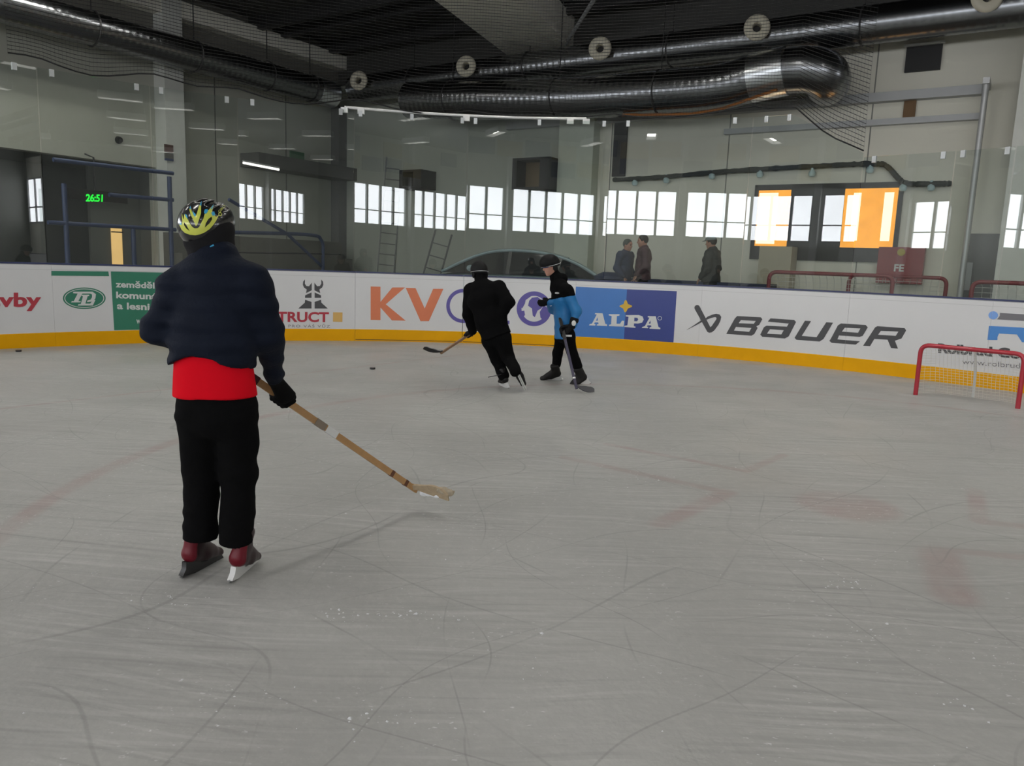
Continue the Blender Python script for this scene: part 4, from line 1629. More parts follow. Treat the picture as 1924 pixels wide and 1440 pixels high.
def surf(F, h, pad=.04, sub=None):
    lo, hi = F.bounds()
    lo, hi = lo - pad, hi + pad
    C = 4
    n = (np.ceil((hi - lo) / h / C).astype(int) + 1) * C
    nc = n // C + 1
    ax = [lo[i] + h * C * np.arange(nc[i]) + h * C * .5 - h * C * 0 for i in range(3)]
    G = np.stack(np.meshgrid(*ax, indexing='ij'), -1).reshape(-1, 3)
    Dc = F(G).reshape(nc)
    D = np.where(Dc > 0, 1.0, -1.0).repeat(C, 0).repeat(C, 1).repeat(C, 2)
    act = np.abs(Dc) < h * C * 2.2
    I = np.argwhere(act)
    offs = np.stack(np.meshgrid(*[np.arange(C)] * 3, indexing='ij'), -1).reshape(-1, 3)
    ids = (I[:, None, :] * C + offs[None]).reshape(-1, 3)
    for k in range(0, len(ids), 400000):
        q = ids[k:k + 400000]
        D[q[:, 0], q[:, 1], q[:, 2]] = F(lo + q * h)
    S = D < 0
    nx, ny, nz = D.shape
    cnt = np.zeros((nx - 1, ny - 1, nz - 1), np.int8)
    acc = np.zeros((nx - 1, ny - 1, nz - 1, 3), np.float32)
    base = np.stack(np.meshgrid(np.arange(nx - 1), np.arange(ny - 1), np.arange(nz - 1), indexing='ij'), -1) if False else None
    for axis in range(3):
        o1, o2 = [i for i in range(3) if i != axis]
        for da in (0, 1):
            for db in (0, 1):
                s0 = [None] * 3
                s1 = [None] * 3
                shp = (nx, ny, nz)
                s0[axis] = slice(0, shp[axis] - 1)
                s1[axis] = slice(1, shp[axis])
                s0[o1] = s1[o1] = slice(da, shp[o1] - 1 + da)
                s0[o2] = s1[o2] = slice(db, shp[o2] - 1 + db)
                a, b = D[tuple(s0)], D[tuple(s1)]
                x = (a < 0) != (b < 0)
                idx = np.nonzero(x)
                t = a[idx] / (a[idx] - b[idx])
                p = np.zeros((len(t), 3), np.float32)
                p[:, axis] = t
                p[:, o1] = da
                p[:, o2] = db
                acc[idx] += p
                cnt[idx] += 1
    cells = np.argwhere(cnt > 0)
    vid = -np.ones(cnt.shape, int)
    vid[tuple(cells.T)] = np.arange(len(cells))
    V = lo + h * (cells + acc[tuple(cells.T)] / cnt[tuple(cells.T)][:, None])
    Fs = []
    for axis in range(3):
        o1, o2 = [(1, 2), (2, 0), (0, 1)][axis]
        s0 = [slice(None)] * 3
        s1 = [slice(None)] * 3
        s0[axis] = slice(0, -1)
        s1[axis] = slice(1, None)
        x = S[tuple(s0)] != S[tuple(s1)]
        for q, ins in ((x & S[tuple(s0)], True), (x & ~S[tuple(s0)], False)):
            e = np.argwhere(q)
            e = e[(e[:, o1] > 0) & (e[:, o2] > 0) & (e[:, o1] < D.shape[o1] - 1) & (e[:, o2] < D.shape[o2] - 1)]
            c = []
            for d1, d2 in ((-1, -1), (0, -1), (0, 0), (-1, 0)):
                w = e.copy()
                w[:, o1] += d1
                w[:, o2] += d2
                c.append(vid[tuple(w.T)])
            c = np.stack(c, 1)
            Fs.append(c if ins else c[:, ::-1])
    Fs = np.concatenate(Fs)
    return V, Fs


def skin(name, F, h, mats, parent, mfun=None, label=None, disp=None, **kw):
    V, Fs = surf(F, h)
    mi = None
    if mfun is not None:
        mi = mfun(V[Fs].mean(1))
    o = finish(name, V, [tuple(q) for q in Fs.tolist()], mats, parent, smooth=True, midx=mi, fix=False, **kw)
    if label:
        o['label'] = label
    return o


# ------------------------------------------------------------------ people
def hand_grip(F, W_, G, s, r, sc=1.0, k=.006, thumb=1, glove=0.0):
    """hand whose wrist is W_, fingers closed round a shaft through G along unit s (radius r)"""
    W_, G, s = np.asarray(W_, float), np.asarray(G, float), nrm(s)
    e1 = W_ - G
    e1 = nrm(e1 - s * (e1 @ s))
    e2 = np.cross(s, e1) * thumb
    R = r + (.010 + glove) * sc
    fr = (.0095 + glove) * sc
    kn = G + e1 * (R + .012 * sc) + e2 * (.018 * sc)
    F.add(cone(W_, kn, ((.026 + glove) * sc, (.019 + glove) * sc), ((.040 + glove) * sc, (.018 + glove) * sc), sx=s), .01)
    for i, (o_, ln) in enumerate(((.033, .95), (.011, 1.0), (-.011, .96), (-.032, .82))):
        pts = []
        for a in (28, 80, 135, 190, 232 if ln > .9 else 215):
            a = math.radians(a)
            pts.append(G + s * o_ * sc + (math.cos(a) * e1 + math.sin(a) * e2) * R)
        pts[0] = G + s * o_ * sc * 1.08 + e1 * (R + .016 * sc) + e2 * (.016 * sc)
        for j in range(len(pts) - 1):
            F.add(cone(pts[j], pts[j + 1], fr * (1 - .05 * j) * (1 if i < 3 else .9), fr * (1 - .05 * (j + 1)) * (1 if i < 3 else .9)), k)
    # thumb leaves the side of the palm near its base and closes the other way
    tb = W_ + (kn - W_) * .35 + s * .026 * sc
    t1 = G + s * .046 * sc + e1 * R * .9 - e2 * (R * .75)
    t2 = G + s * .040 * sc - e1 * R * .35 - e2 * (R * 1.02)
    F.add(cone(tb, t1, fr * 1.25, fr * 1.15), .01)
    F.add(cone(t1, t2, fr * 1.15, fr * .9), k)
    return F


def hand_open(F, W_, d, side, sc=1.0, glove=0.0):
    """relaxed, slightly curled hand hanging from wrist W_ along d; side points to the thumb"""
    W_, d, side = np.asarray(W_, float), nrm(d), nrm(side)
    side = nrm(side - d * (d @ side))
    pn = np.cross(d, side)
    K = W_ + d * .085 * sc
    F.add(cone(W_, K, ((.026 + glove) * sc, (.018 + glove) * sc), ((.040 + glove) * sc, (.014 + glove) * sc), sx=side), .01)
    for o_, ln in ((.030, .9), (.010, 1.0), (-.011, .93), (-.030, .74)):
        p = K + side * o_ * sc
        dirs = (d, nrm(d + pn * .45), nrm(d + pn * 1.1))
        for j, L in enumerate((.036, .024, .02)):
            q = p + dirs[j] * L * ln * sc
            F.add(cone(p, q, (.0092 - .0008 * j + glove) * sc, (.0085 - .0008 * j + glove) * sc), .005)
            p = q
    p = W_ + d * .025 * sc + side * .024 * sc
    q = p + nrm(d * .7 + side * .6 + pn * .2) * .038 * sc
    F.add(cone(p, q, (.0125 + glove) * sc, (.0105 + glove) * sc), .01)
    F.add(cone(q, q + nrm(d + pn * .4 + side * .15) * .028 * sc, (.0105 + glove) * sc, (.0085 + glove) * sc), .005)
    return F


def head_axes(face, up=(0, 0, 1)):
    f = nrm(face)
    r = nrm(np.cross(f, up))
    return np.array([r, f, np.cross(r, f)])


def add_head(F, c, ax, sc=1.0):
    c = np.asarray(c, float)
    R_, Fw, Up = ax

    def p(x, y, z):
        return c + (R_ * x + Fw * y + Up * z) * sc
    F.add(ell3(p(0, -.005, .015), np.array((.074, .094, .103)) * sc, ax), .03)
    F.add(ell3(p(0, .022, -.055), np.array((.055, .062, .058)) * sc, ax), .03)
    F.add(ell3(p(0, .062, -.100), np.array((.022, .022, .016)) * sc, ax), .02)          # chin
    F.add(cone(p(0, .080, .012), p(0, .103, -.026), .009 * sc, .0135 * sc), .012)       # nose
    F.add(ell3(p(0, .078, -.058), np.array((.024, .014, .006)) * sc, ax), .006)         # upper lip
    F.add(ell3(p(0, .077, -.070), np.array((.020, .013, .006)) * sc, ax), .006)
    F.add(cone(p(-.04, .073, .032), p(.04, .073, .032), .010 * sc, .010 * sc), .015)    # brow
    for s_ in (-1, 1):
        F.cut(ell3(p(s_ * .031, .090, .012), np.array((.016, .014, .010)) * sc, ax), .008)
        F.add(ell3(p(s_ * .031, .070, .012), np.array((.0125, .0125, .0125)) * sc, ax), .001)
        F.add(ell3(p(s_ * .076, -.008, -.010), np.array((.010, .022, .032)) * sc, ax), .006)
        F.add(ell3(p(s_ * .040, .050, -.025), np.array((.022, .02, .02)) * sc, ax), .02)    # cheek
    return p


def eye_fn(c, ax, sc):
    def fn(q):
        l = (q - np.asarray(c)) @ ax.T / sc
        e = (np.abs(np.abs(l[:, 0]) - .031) < .009) & (l[:, 1] > .074) & (np.abs(l[:, 2] - .012) < .008)
        return e.astype(int)
    return fn


def body_field(J, s=1.0, hands=None):
    F = Field()
    lat, plat = J['lat'], J.get('plat', J['lat'])
    F.add(cone(J['pelvis'], J['waist'], (.135 * s, .095 * s), (.118 * s, .085 * s), plat), .05)
    F.add(cone(J['waist'], J['chest'], (.118 * s, .085 * s), (.145 * s, .100 * s), lat), .05)
    F.add(cone(J['chest'], J['neck'], (.14 * s, .095 * s), (.06 * s, .055 * s), lat), .05)
    F.add(cone(J['neck'], J['head'], .052 * s, .048 * s), .03)
    for k in 'LR':
        F.add(cone(J['chest'] + (J['neck'] - J['chest']) * .6, J['sh' + k], .065 * s, .055 * s), .04)
        F.add(cone(J['sh' + k], J['el' + k], .050 * s, .038 * s), .02)
        F.add(cone(J['el' + k], J['wr' + k], .038 * s, .026 * s), .02)
        F.add(cone(J['hip' + k], J['kn' + k], .078 * s, .052 * s), .04)
        F.add(cone(J['kn' + k], J['an' + k], .050 * s, (.036 if 'shoes' in J else .028) * s), .02)
        if 'shoes' not in J:
            continue
        toe = J['an' + k] + J['foot' + k] * (.15 if 'shoes' in J else .06) * s - np.array([0, 0, .06 * s]) if 'foot' + k in J else J['an' + k]
        F.add(cone(J['an' + k] - np.array([0, 0, .03 * s]), toe, .034 * s, .027 * s), .02)
    return F


def sk_axes(fwd, up):
    u_ = nrm(up)
    f = nrm(np.asarray(fwd, float) - u_ * (np.asarray(fwd, float) @ u_))
    r = np.cross(f, u_)
    return np.array([r, f, u_])


def skate(root, heel, fwd, up, boot_m, s=1.0, heel_m=None, holder_m=None, trim_m=None, label=None, h=.006, strap=None):
    """ice skate whose blade heel touches `heel`"""
    ax = sk_axes(fwd, up)
    heel = np.asarray(heel, float)

    def p(x, y, z):
        return heel + (ax[0] * x + ax[1] * y + ax[2] * z) * s
    F = Field()
    F.add(cone(p(0, .035, .105), p(0, .12, .098), (.034 * s, .03 * s), (.040 * s, .032 * s), ax[0]), .03)
    F.add(cone(p(0, .12, .098), p(0, .235, .090), (.040 * s, .032 * s), (.036 * s, .025 * s), ax[0]), .03)
    F.add(cone(p(0, .045, .12), p(0, .055, .235), (.036 * s, .048 * s), (.042 * s, .055 * s), ax[0]), .03)
    F.add(cone(p(0, .085, .16), p(0, .17, .115), (.032 * s, .03 * s), (.034 * s, .028 * s), ax[0]), .03)
    F.cut(plane(-ax[2], p(0, 0, .072)), .004)
    F.cut(plane(ax[2], p(0, 0, .26)), .01)
    bo = skin('ice_skate', F, h, boot_m, root, None, label)
    for nm, m_, cuts in (('heel_cap', heel_m, ((ax[1], p(0, .030, 0)), (ax[2] + ax[1] * .2, p(0, .03, .19)), (-ax[2], p(0, 0, .076)))),
                         ('cuff_band', trim_m, ((ax[2] + ax[1] * .25, p(0, .03, .222)), (-ax[2] - ax[1] * .25, p(0, .03, .186))))):
        if m_ is None:
            continue
        G = Field()
        G.p = list(F.p)
        G.disp = lambda P: -.0022
        for n_, c_ in cuts:
            G.cut(plane(n_, c_), .004)
        skin(nm, G, min(h, .006), m_, bo)
    hm = holder_m or M_WHITE
    mb = MB()
    loop = [(-.005, .078), (.0, .045), (-.016, .014), (.262, .014), (.290, .040), (.268, .066), (.240, .078), (.165, .078), (.155, .060), (.11, .058), (.095, .078)]
    mb.plate([p(0, y, z) for y, z in loop], ax[0], .026 * s)
    mk('blade_holder', mb, hm, bo)
    mb = MB()
    mb.plate([p(0, y, z) for y, z in [(-.022, .018), (-.018, .004), (.0, 0), (.24, 0), (.275, .010), (.292, .032), (.280, .032), (.26, .018)]], ax[0], .005 * s)
    mk('blade', mb, M_BLADE, bo)
    mb = MB()
    for i in range(6):
        y, z = .100 + i * .020, .184 - i * .0145
        mb.tube([p(-.028, y - .005, z - .012), p(0, y, z + .004), p(.028, y - .005, z - .012)], .0035 * s, 5)
    mk('laces', mb, mat('pale_lace', (.55, .55, .52), .8) if heel_m is None else mat('dark_lace', (.1, .06, .06), .8), bo)
    return bo, p


def stick(J, top, heel, bdir, label, wood, blade_m, tape_m=None, w=.030, t=.021, bl=.28, patches=None, bh=.062, bup=None):
    top, heel = np.asarray(top, float), np.asarray(heel, float)
    s = nrm(heel - top)
    bd = nrm(bdir)
    upv = nrm(-s - bd * (-s @ bd))
    if bup is not None:
        upv = nrm(np.asarray(bup, float) - bd * (np.asarray(bup, float) @ bd))
    th = nrm(np.cross(bd, upv))
    root = thing('hockey_stick', heel, label, 'hockey stick')
    mb = MB()
    mb.bar(top, heel - s * .05, t, w, up=upv)
    mk('shaft', mb, wood, root)
    # blade with a gentle hook: swept outline
    mb = MB()
    n = 10
    vs = []
    for i in range(n + 1):
        u_ = i / n
        c = heel - s * .10 * (1 - u_) ** 3 + bd * bl * u_ + th * .035 * u_ * u_
        hh = (w * .5 + (bh - w * .5) * min(1, u_ * 2.2)) * (1 if u_ < .85 else (1 - (u_ - .85) * 3))
        hh = max(hh, .022)
        if i == 0:
            a0, a1 = -w * .5, w * .5
        else:
            a0, a1 = 0.0, hh
        k = t * .5 * (1 - .55 * u_)
        for z, x in ((a0, -k), (a0, k), (a1, k), (a1, -k)):
            vs.append(c + upv * z + th * x)
    fs = [(i * 4 + k, i * 4 + (k + 1) % 4, i * 4 + 4 + (k + 1) % 4, i * 4 + 4 + k) for i in range(n) for k in range(4)]
    fs += [(0, 3, 2, 1), (n * 4, n * 4 + 1, n * 4 + 2, n * 4 + 3)]
    mb.add(vs, fs)
    mk('blade', mb, blade_m, root)
    L = np.linalg.norm(heel - top)
    if tape_m:
        mb = MB()
        mb.bar(top - s * .01, top + s * .30, t + .006, w + .006, up=upv)
        mk('grip_tape', mb, tape_m, root)
    for (a, b, m_, nm) in (patches or []):
        mb = MB()
        mb.bar(top + s * L * a, top + s * L * b, t + .003, w + .003, up=upv)
        mk(nm, mb, m_, root)
    return root

# ================================================================== person in the navy jacket (foreground)
Y1 = 3.40
J = dict(pelvis=at(405, 752, Y1), waist=at(402, 690, Y1), chest=at(403, 575, Y1 + .01), neck=at(405, 497, Y1 + .02), head=at(392, 436, Y1 + .05),
         shL=at(331, 541, Y1), elL=at(297, 622, Y1 + .02), shR=at(474, 536, Y1), elR=at(503, 628, Y1 + .05), wrR=at(514, 703, Y1 + .12),
         hipL=at(373, 768, Y1), knL=at(379, 890, Y1 + .07), anL=at(378, 1004, Y1 + .06),
         hipR=at(444, 768, Y1), knR=at(449, 890, Y1 + .05), anR=at(443, 1016, Y1 + .03),
         lat=np.array([1, -.08, 0.02]), footL=np.array([.1, 1, 0]), footR=np.array([.05, 1, 0]))
handR = at(528, 747, 3.80)
heel1 = at(792, 928, 4.52)
sdir = nrm(handR - heel1)
handL = handR + sdir * .34
top1 = handR + sdir * .46
J['wrL'] = handL + nrm(J['elL'] - handL) * .085
J['wrR'] = at(516, 713, 3.70)
root1 = J['pelvis'] * (1, 1, 0)
face1 = nrm((.42, .88, .06))
hax = head_axes(face1, nrm((.10, -.05, 1)))
F = body_field(J, .98)
add_head(F, J['head'] + hax[1] * .01 - hax[2] * .005, hax, .98)
for k, hd in (('L', handL), ('R', handR)):
    hand_grip(F, J['wr' + k], hd, -sdir, .014, .92, thumb=(1 if k == 'R' else -1), glove=-.0015)
p1 = skin('person', F, .0075, [M_SKIN, M_EYE], None, eye_fn(J['head'] + hax[1] * .01 - hax[2] * .005, hax, .98), loc=root1)
tag(p1, 'person in navy jacket, red shirt and yellow-black cycling helmet, seen from behind holding a stick', 'person')

M_NAVY = mat('navy_quilted_nylon', (.0065, .0095, .019), .75, var=.2, scale=10, bump=.35, bscale=60, spec=.12)
F = Field()
lat = J['lat']
F.add(cone(at(406, 484, Y1 + .02), at(404, 516, Y1), (.088, .082), (.140, .102), lat), .03)
F.add(cone(at(404, 522, Y1), J['chest'], (.145, .108), (.178, .128), lat), .06)
F.add(cone(J['chest'], at(400, 640, Y1), (.178, .13), (.183, .142), lat), .05)
F.add(cone(at(400, 640, Y1), at(400, 712, Y1 + .005), (.183, .142), (.196, .158), lat), .05)
for k in 'LR':
    F.add(cone(at(404, 515, Y1), J['sh' + k] - np.array([0, 0, .005]), .075, .076), .05)
    F.add(cone(J['sh' + k], J['el' + k], .080, .066), .045)
    F.add(cone(J['el' + k], J['wr' + k] + nrm(J['el' + k] - J['wr' + k]) * .02, .066, .047), .03)
hem_c = at(400, 688, Y1)


def hemcut(P):              # wavy hem: higher in the middle of the back
    x = P[:, 0] - hem_c[0]
    zz = hem_c[2] + .028 + np.interp(x, [-.20, -.13, -.035, .07, .20], [-.036, .002, .033, .020, -.050])
    return P[:, 2] - zz


def hemdist(P):
    far = np.sqrt((P[:, 0] - J['elR'][0]) ** 2 + (P[:, 2] - J['wrR'][2]) ** 2)
    d = hemcut(P)
    arm = np.minimum(cone(J['elR'], J['wrR'], .075, .07)(P), cone(J['elL'], J['wrL'], .085, .07)(P))
    return np.where(arm < 0, 1.0, d)


F.cut(hemdist, 0)
for k in 'LR':
    n_ = nrm(J['wr' + k] - J['el' + k])
    w_ = J['wr' + k] + n_ * .004

    def cuff(P, n_=n_, w_=w_):
        dd = (P - w_) @ n_
        near = ((P - w_) ** 2).sum(1) < .14 ** 2
        return np.where(near, -dd, 1.0)
    F.cut(cuff, 0)


def wrinkle(P):
    q = .010 * vnoise(P + 3, (5, 5, 14)) + .0045 * vnoise(P, (12, 12, 30))
    return q - .0042 * np.cos((P[:, 2] + .012 * vnoise(P + 9, (6, 6, 3))) * 2 * math.pi / .085)


F.disp = wrinkle
skin('jacket', F, .0075, M_NAVY, p1, label='navy quilted jacket')
# red shirt below the jacket
F = Field()
F.add(cone(at(401, 670, Y1), at(404, 748, Y1), (.168, .128), (.189, .138), lat), .03)
F.cut(plane((0.02, 0, -1), at(405, 744, Y1)), 0)
F.disp = lambda P: .004 * vnoise(P, (9, 9, 6))
skin('shirt', F, .0075, mat('red_jersey', (.66, .004, .014), .9, var=.06, spec=.08), p1, label='red shirt hem')
M_TROUS = M_BLACK
F = Field()
F.add(cone(at(404, 735, Y1), at(406, 775, Y1), (.158, .118), (.165, .125), lat), .04)
for k, hx in (('L', 0), ('R', 0)):
    F.add(cone(J['hip' + k], J['kn' + k], .092, .083), .04)
    e = J['an' + k] + nrm(J['an' + k] - J['kn' + k]) * .012
    F.add(cone(J['kn' + k], e, .083, .077), .03)

    def hem(P, e=e, k=k):
        near = ((P - e) ** 2).sum(1) < .13 ** 2
        return np.where(near, -((P - e) @ np.array([0, .1, -1.])), 1.0)
    F.cut(hem, 0)
F.disp = lambda P: .007 * vnoise(P + 5, (7, 7, 11)) + .004 * vnoise(P, (16, 16, 30))
skin('trousers', F, .0075, M_TROUS, p1, label='loose black trousers')
for k in 'LR':
    hd = handL if k == 'L' else handR
    F = Field()
    F.add(cone(J['wr' + k] + nrm(J['el' + k] - J['wr' + k]) * .03, J['wr' + k], .039, .036), .01)
    hand_grip(F, J['wr' + k], hd, -sdir, .014, 1.12, thumb=(1 if k == 'R' else -1), glove=.0035)
    skin('glove', F, .0045, mat('black_knit_glove', (.007, .007, .007), .95, bump=.3, bscale=300, spec=.1), p1)

# helmet of the foreground person
hc = at(388, 421, Y1 + .045)
fa = nrm((.30, .90, .30))
ha = head_axes(fa, nrm((.26, -.30, 1)))
hr = np.array([.109, .136, .110])
F = Field()
F.add(ell3(hc, hr, ha), .0)
F.cut(ell3(hc - ha[2] * .02, hr - .022, ha), .0)
F.cut(plane(nrm(-ha[2] + ha[1] * .22), hc - ha[2] * .072), .01)
for xo in (-.066, -.024, .024, .066):
    for y0, y1 in ((-.02, .09),):
        a_, b_2 = hc + ha[0] * xo * .95 + ha[1] * y0 + ha[2] * (.112 - abs(xo) * .42), hc + ha[0] * xo * .55 + ha[1] * y1 + ha[2] * (.094 - abs(xo) * .3)
        F.cut(cone(a_, b_2, .016, .015), .006)
hel = skin('helmet', F, .004, mat('gloss_black_helmet', (.008, .008, .009), .25, coat=.5), p1, label='black and yellow cycling helmet')


def on_helmet(px, py, grow):
    q = ray(px, py)
    o = np.array([0, 0, CAMH]) - hc
    q2, o2 = (ha @ q) / (hr + grow), (ha @ o) / (hr + grow)
    A_, B_, C_ = q2 @ q2, q2 @ o2, o2 @ o2 - 1
    disc = B_ * B_ - A_ * C_
    if disc < 0:
        t = -B_ / A_
    else:
        t = (-B_ - math.sqrt(disc)) / A_
    P = ray(px, py) * t + np.array([0, 0, CAMH])
    l = ha @ (P - hc) / (hr + grow)
    l = l / np.linalg.norm(l)
    return hc + (l * (hr + grow)) @ ha


def decal(name, loops, m, grow, k=11.08, o=(320, 360), sub=.9, th=.002):
    L = [[(o[0] + x / k, o[1] + y / k) for x, y in lp] for lp in loops]
    v, t = tri2(L)
    b = bmesh.new()
    bv = [b.verts.new((x, y, 0)) for x, y in v]
    for q in t:
        try:
            b.faces.new([bv[i] for i in q])
        except ValueError:
            pass
    xs = [p[0] for p in v]
    ys = [p[1] for p in v]
    for axis, lo_, hi_ in ((0, min(xs), max(xs)), (1, min(ys), max(ys))):
        x = lo_ + 2.5
        while x < hi_:
            co, no = [0, 0, 0], [0, 0, 0]
            co[axis], no[axis] = x, 1
            bmesh.ops.bisect_plane(b, geom=b.verts[:] + b.edges[:] + b.faces[:], plane_co=co, plane_no=no)
            x += 2.5
    b.verts.index_update()
    top = [on_helmet(q.co.x, q.co.y, grow) for q in b.verts]
    bot = [on_helmet(q.co.x, q.co.y, grow - th) for q in b.verts]
    n = len(top)
    fs = [tuple(q.index for q in f_.verts) for f_ in b.faces]
    fs2 = [tuple(i + n for i in reversed(f_)) for f_ in fs]
    side = [(e.verts[0].index, e.verts[1].index, e.verts[1].index + n, e.verts[0].index + n) for e in b.edges if len(e.link_faces) == 1]
    b.free()
    return finish(name, top + bot, fs + fs2 + side, m, hel, smooth=False)


M_HY = mat('helmet_yellow', (.62, .66, .10), .3, var=.05, coat=.4)
M_HB = mat('helmet_cyan', (.05, .36, .62), .3, coat=.4)
decal('yellow_shell', [[(186, 690), (230, 790), (300, 860), (400, 900), (520, 912), (620, 893), (720, 850), (820, 780), (900, 690), (960, 600), (1012, 490), (945, 530), (920, 470), (880, 500), (870, 400), (905, 265), (800, 380), (745, 430), (715, 470), (690, 560), (650, 640), (600, 740), (560, 765), (500, 765), (450, 730), (400, 650), (350, 560), (290, 470), (275, 590), (237, 450), (250, 620), (235, 690)],
                        [(860, 520), (872, 575), (820, 660), (715, 755), (740, 660), (790, 575)], [(283, 640), (330, 690), (405, 828), (330, 770), (287, 700)]], M_HY, .004)
decal('yellow_shell', [[(418, 300), (395, 380), (420, 470), (530, 715), (560, 700), (640, 450), (640, 320), (652, 195), (600, 300), (560, 430), (535, 500), (500, 470), (470, 400), (455, 440)]], M_HY, .004)
for L in ([(700, 430), (720, 370), (770, 365), (790, 400), (760, 450), (720, 470)], [(850, 440), (910, 410), (938, 480), (920, 500), (880, 505)], [(905, 262), (850, 335), (830, 380), (875, 350)],
          [(300, 465), (345, 485), (365, 570), (325, 530)], [(462, 395), (485, 430), (528, 470), (525, 520), (500, 515), (470, 460)], [(418, 298), (400, 350), (435, 380)], [(652, 195), (612, 280), (645, 300)], [(190, 685), (215, 640), (240, 680), (225, 700)]):
    decal('cyan_tip', [L], M_HB, .0048)
v, f = text2d('GIRO', -.0, 0)
x0, x1, y1 = v[:, 0].min(), v[:, 0].max(), v[:, 1].max()
pp, qq, uu = np.array((412.5, 400.5)), np.array((424, 388)), np.array((-3.2, -3.4))
P = [on_helmet(*(pp + (qq - pp) * (x - x0) / (x1 - x0) + uu * (y / y1)), .0035) for x, y in v]
finish('lettering', P, f, M_HY, hel, smooth=False)
mb = MB()
mb.tube([on_helmet(413.5 + 2.4 * math.cos(a), 402.5 + 3.2 * math.sin(a), .003) for a in np.linspace(0, 2 * math.pi, 17)[:-1]], .0016, 5, closed=True)
mk('emblem_ring', mb, M_HY, hel)
# balaclava / neck warmer under the helmet and chin strap buckle
F = Field()
F.add(ell3(J['head'] + hax[2] * .004 - hax[1] * .004 + hax[0] * .014, (.096, .110, .120), hax), .02)
F.add(cone(J['head'] - hax[2] * .06, J['neck'] - np.array([0, 0, .02]), (.086, .092), (.090, .090), lat), .05)


def facehole(P):
    l = (P - J['head']) @ hax.T
    return np.sqrt((l[:, 0] / .060) ** 2 + ((l[:, 1] - .115) / .080) ** 2 + ((l[:, 2] + .022) / .098) ** 2) * .06 - .06


F.cut(facehole, .01)
F.disp = lambda P: .004 * vnoise(P, (18, 18, 30))
skin('balaclava', F, .006, mat('black_fleece', (.011, .011, .012), .95, bump=.2, bscale=200, spec=.2), p1)
mb = MB()
mb.tube(smooth_path([at(388, 468, Y1 - .053), at(394, 466, Y1 - .055), at(402, 461, Y1 - .05)], 5), .0055, 6)
mk('helmet_strap', mb, M_HB, p1)
mb = MB().ell(at(360, 470, Y1 + .02), (.017, .022, .015), n=12)
mb.ell(at(354, 467, Y1 + .02), (.012, .016, .012), n=12)
mk('strap_buckle', mb, M_BLACKP, p1)
M_BOOT = mat('black_boot', (.009, .008, .008), .5, spec=.3)
M_BOOTR = mat('dark_red_heel', (.13, .006, .014), .4, spec=.3)
M_BOOTD = mat('black_red_boot', (.020, .006, .008), .4)
hL, hR = gp(343, 1087), gp(433, 1096)
skate(p1, hL, (.30, 1, 0), nrm(J['anL'] - hL - np.array([.04, .05, 0])), M_BOOTD, .98, M_BOOTR, mat('black_holder', (.03, .03, .03), .4), label='dark red and black skate', trim_m=mat('grey_cuff', (.32, .32, .32), .6))
skate(p1, hR, (.10, 1, 0), nrm(J['anR'] - hR - np.array([-.03, .05, 0])), M_BOOTD, .98, M_BOOTR, M_WHITE, label='dark red and black skate with white blade holder')

M_WOOD = mat('pale_ash_wood', (.42, .235, .095), .5, var=.2, scale=30)
b2 = at(846, 936, 4.43)
stick(J, top1, heel1, b2 - heel1, 'wooden hockey stick with snowy blade held by the person in navy', M_WOOD, mat('worn_pale_wood', (.40, .31, .20), .7, var=.25, scale=60, bump=.4), mat('dark_tape', (.05, .008, .010), .7),
      w=.034, t=.022, bl=.215, bh=.068, bup=(0, -.25, 1),
      patches=[(.43, .475, mat('grey_scuff', (.24, .19, .14), .6), 'worn_patch'), (.48, .53, M_WHITE, 'white_label'), (.815, .83, mat('brown_knot', (.12, .045, .02), .6), 'brown_mark'), (.895, .91, mat('brown_knot', (.12, .045, .02), .6), 'brown_mark')])
# snow caught on that blade
ss = nrm(b2 - heel1)
su = nrm(np.array([0, -.25, 1.]) - ss * (np.array([0, -.25, 1.]) @ ss))
sn = -nrm(np.cross(ss, su))
if sn[1] > 0:
    sn = -sn
F = Field()
for k in range(8):
    F.add(ell3(heel1 + ss * (.02 + .024 * k) + su * (.010 + .003 * (k % 2)) + sn * .012, (.020, .010, .014)), .012)
F.disp = lambda P: .004 * vnoise(P, (70, 70, 70))
G = Field()
for k in range(5):
    G.add(ell3(heel1 + ss * (.135 + .020 * k) + su * (.046 + .008 * math.sin(k * 1.2)) + sn * (.006 + .004 * (k % 2)), (.022, .018, .020)), .012)
G.disp = lambda P: .006 * vnoise(P, (60, 60, 60))
SNOW_F = F
tag(skin('blade_snow', SNOW_F, .004, M_SNOW, bpy.data.objects['hockey_stick']), None)
skin('dirty_snow_lump', G, .004, mat('dirty_snow', (.40, .34, .25), .85, var=.3, scale=60), bpy.data.objects['hockey_stick'])

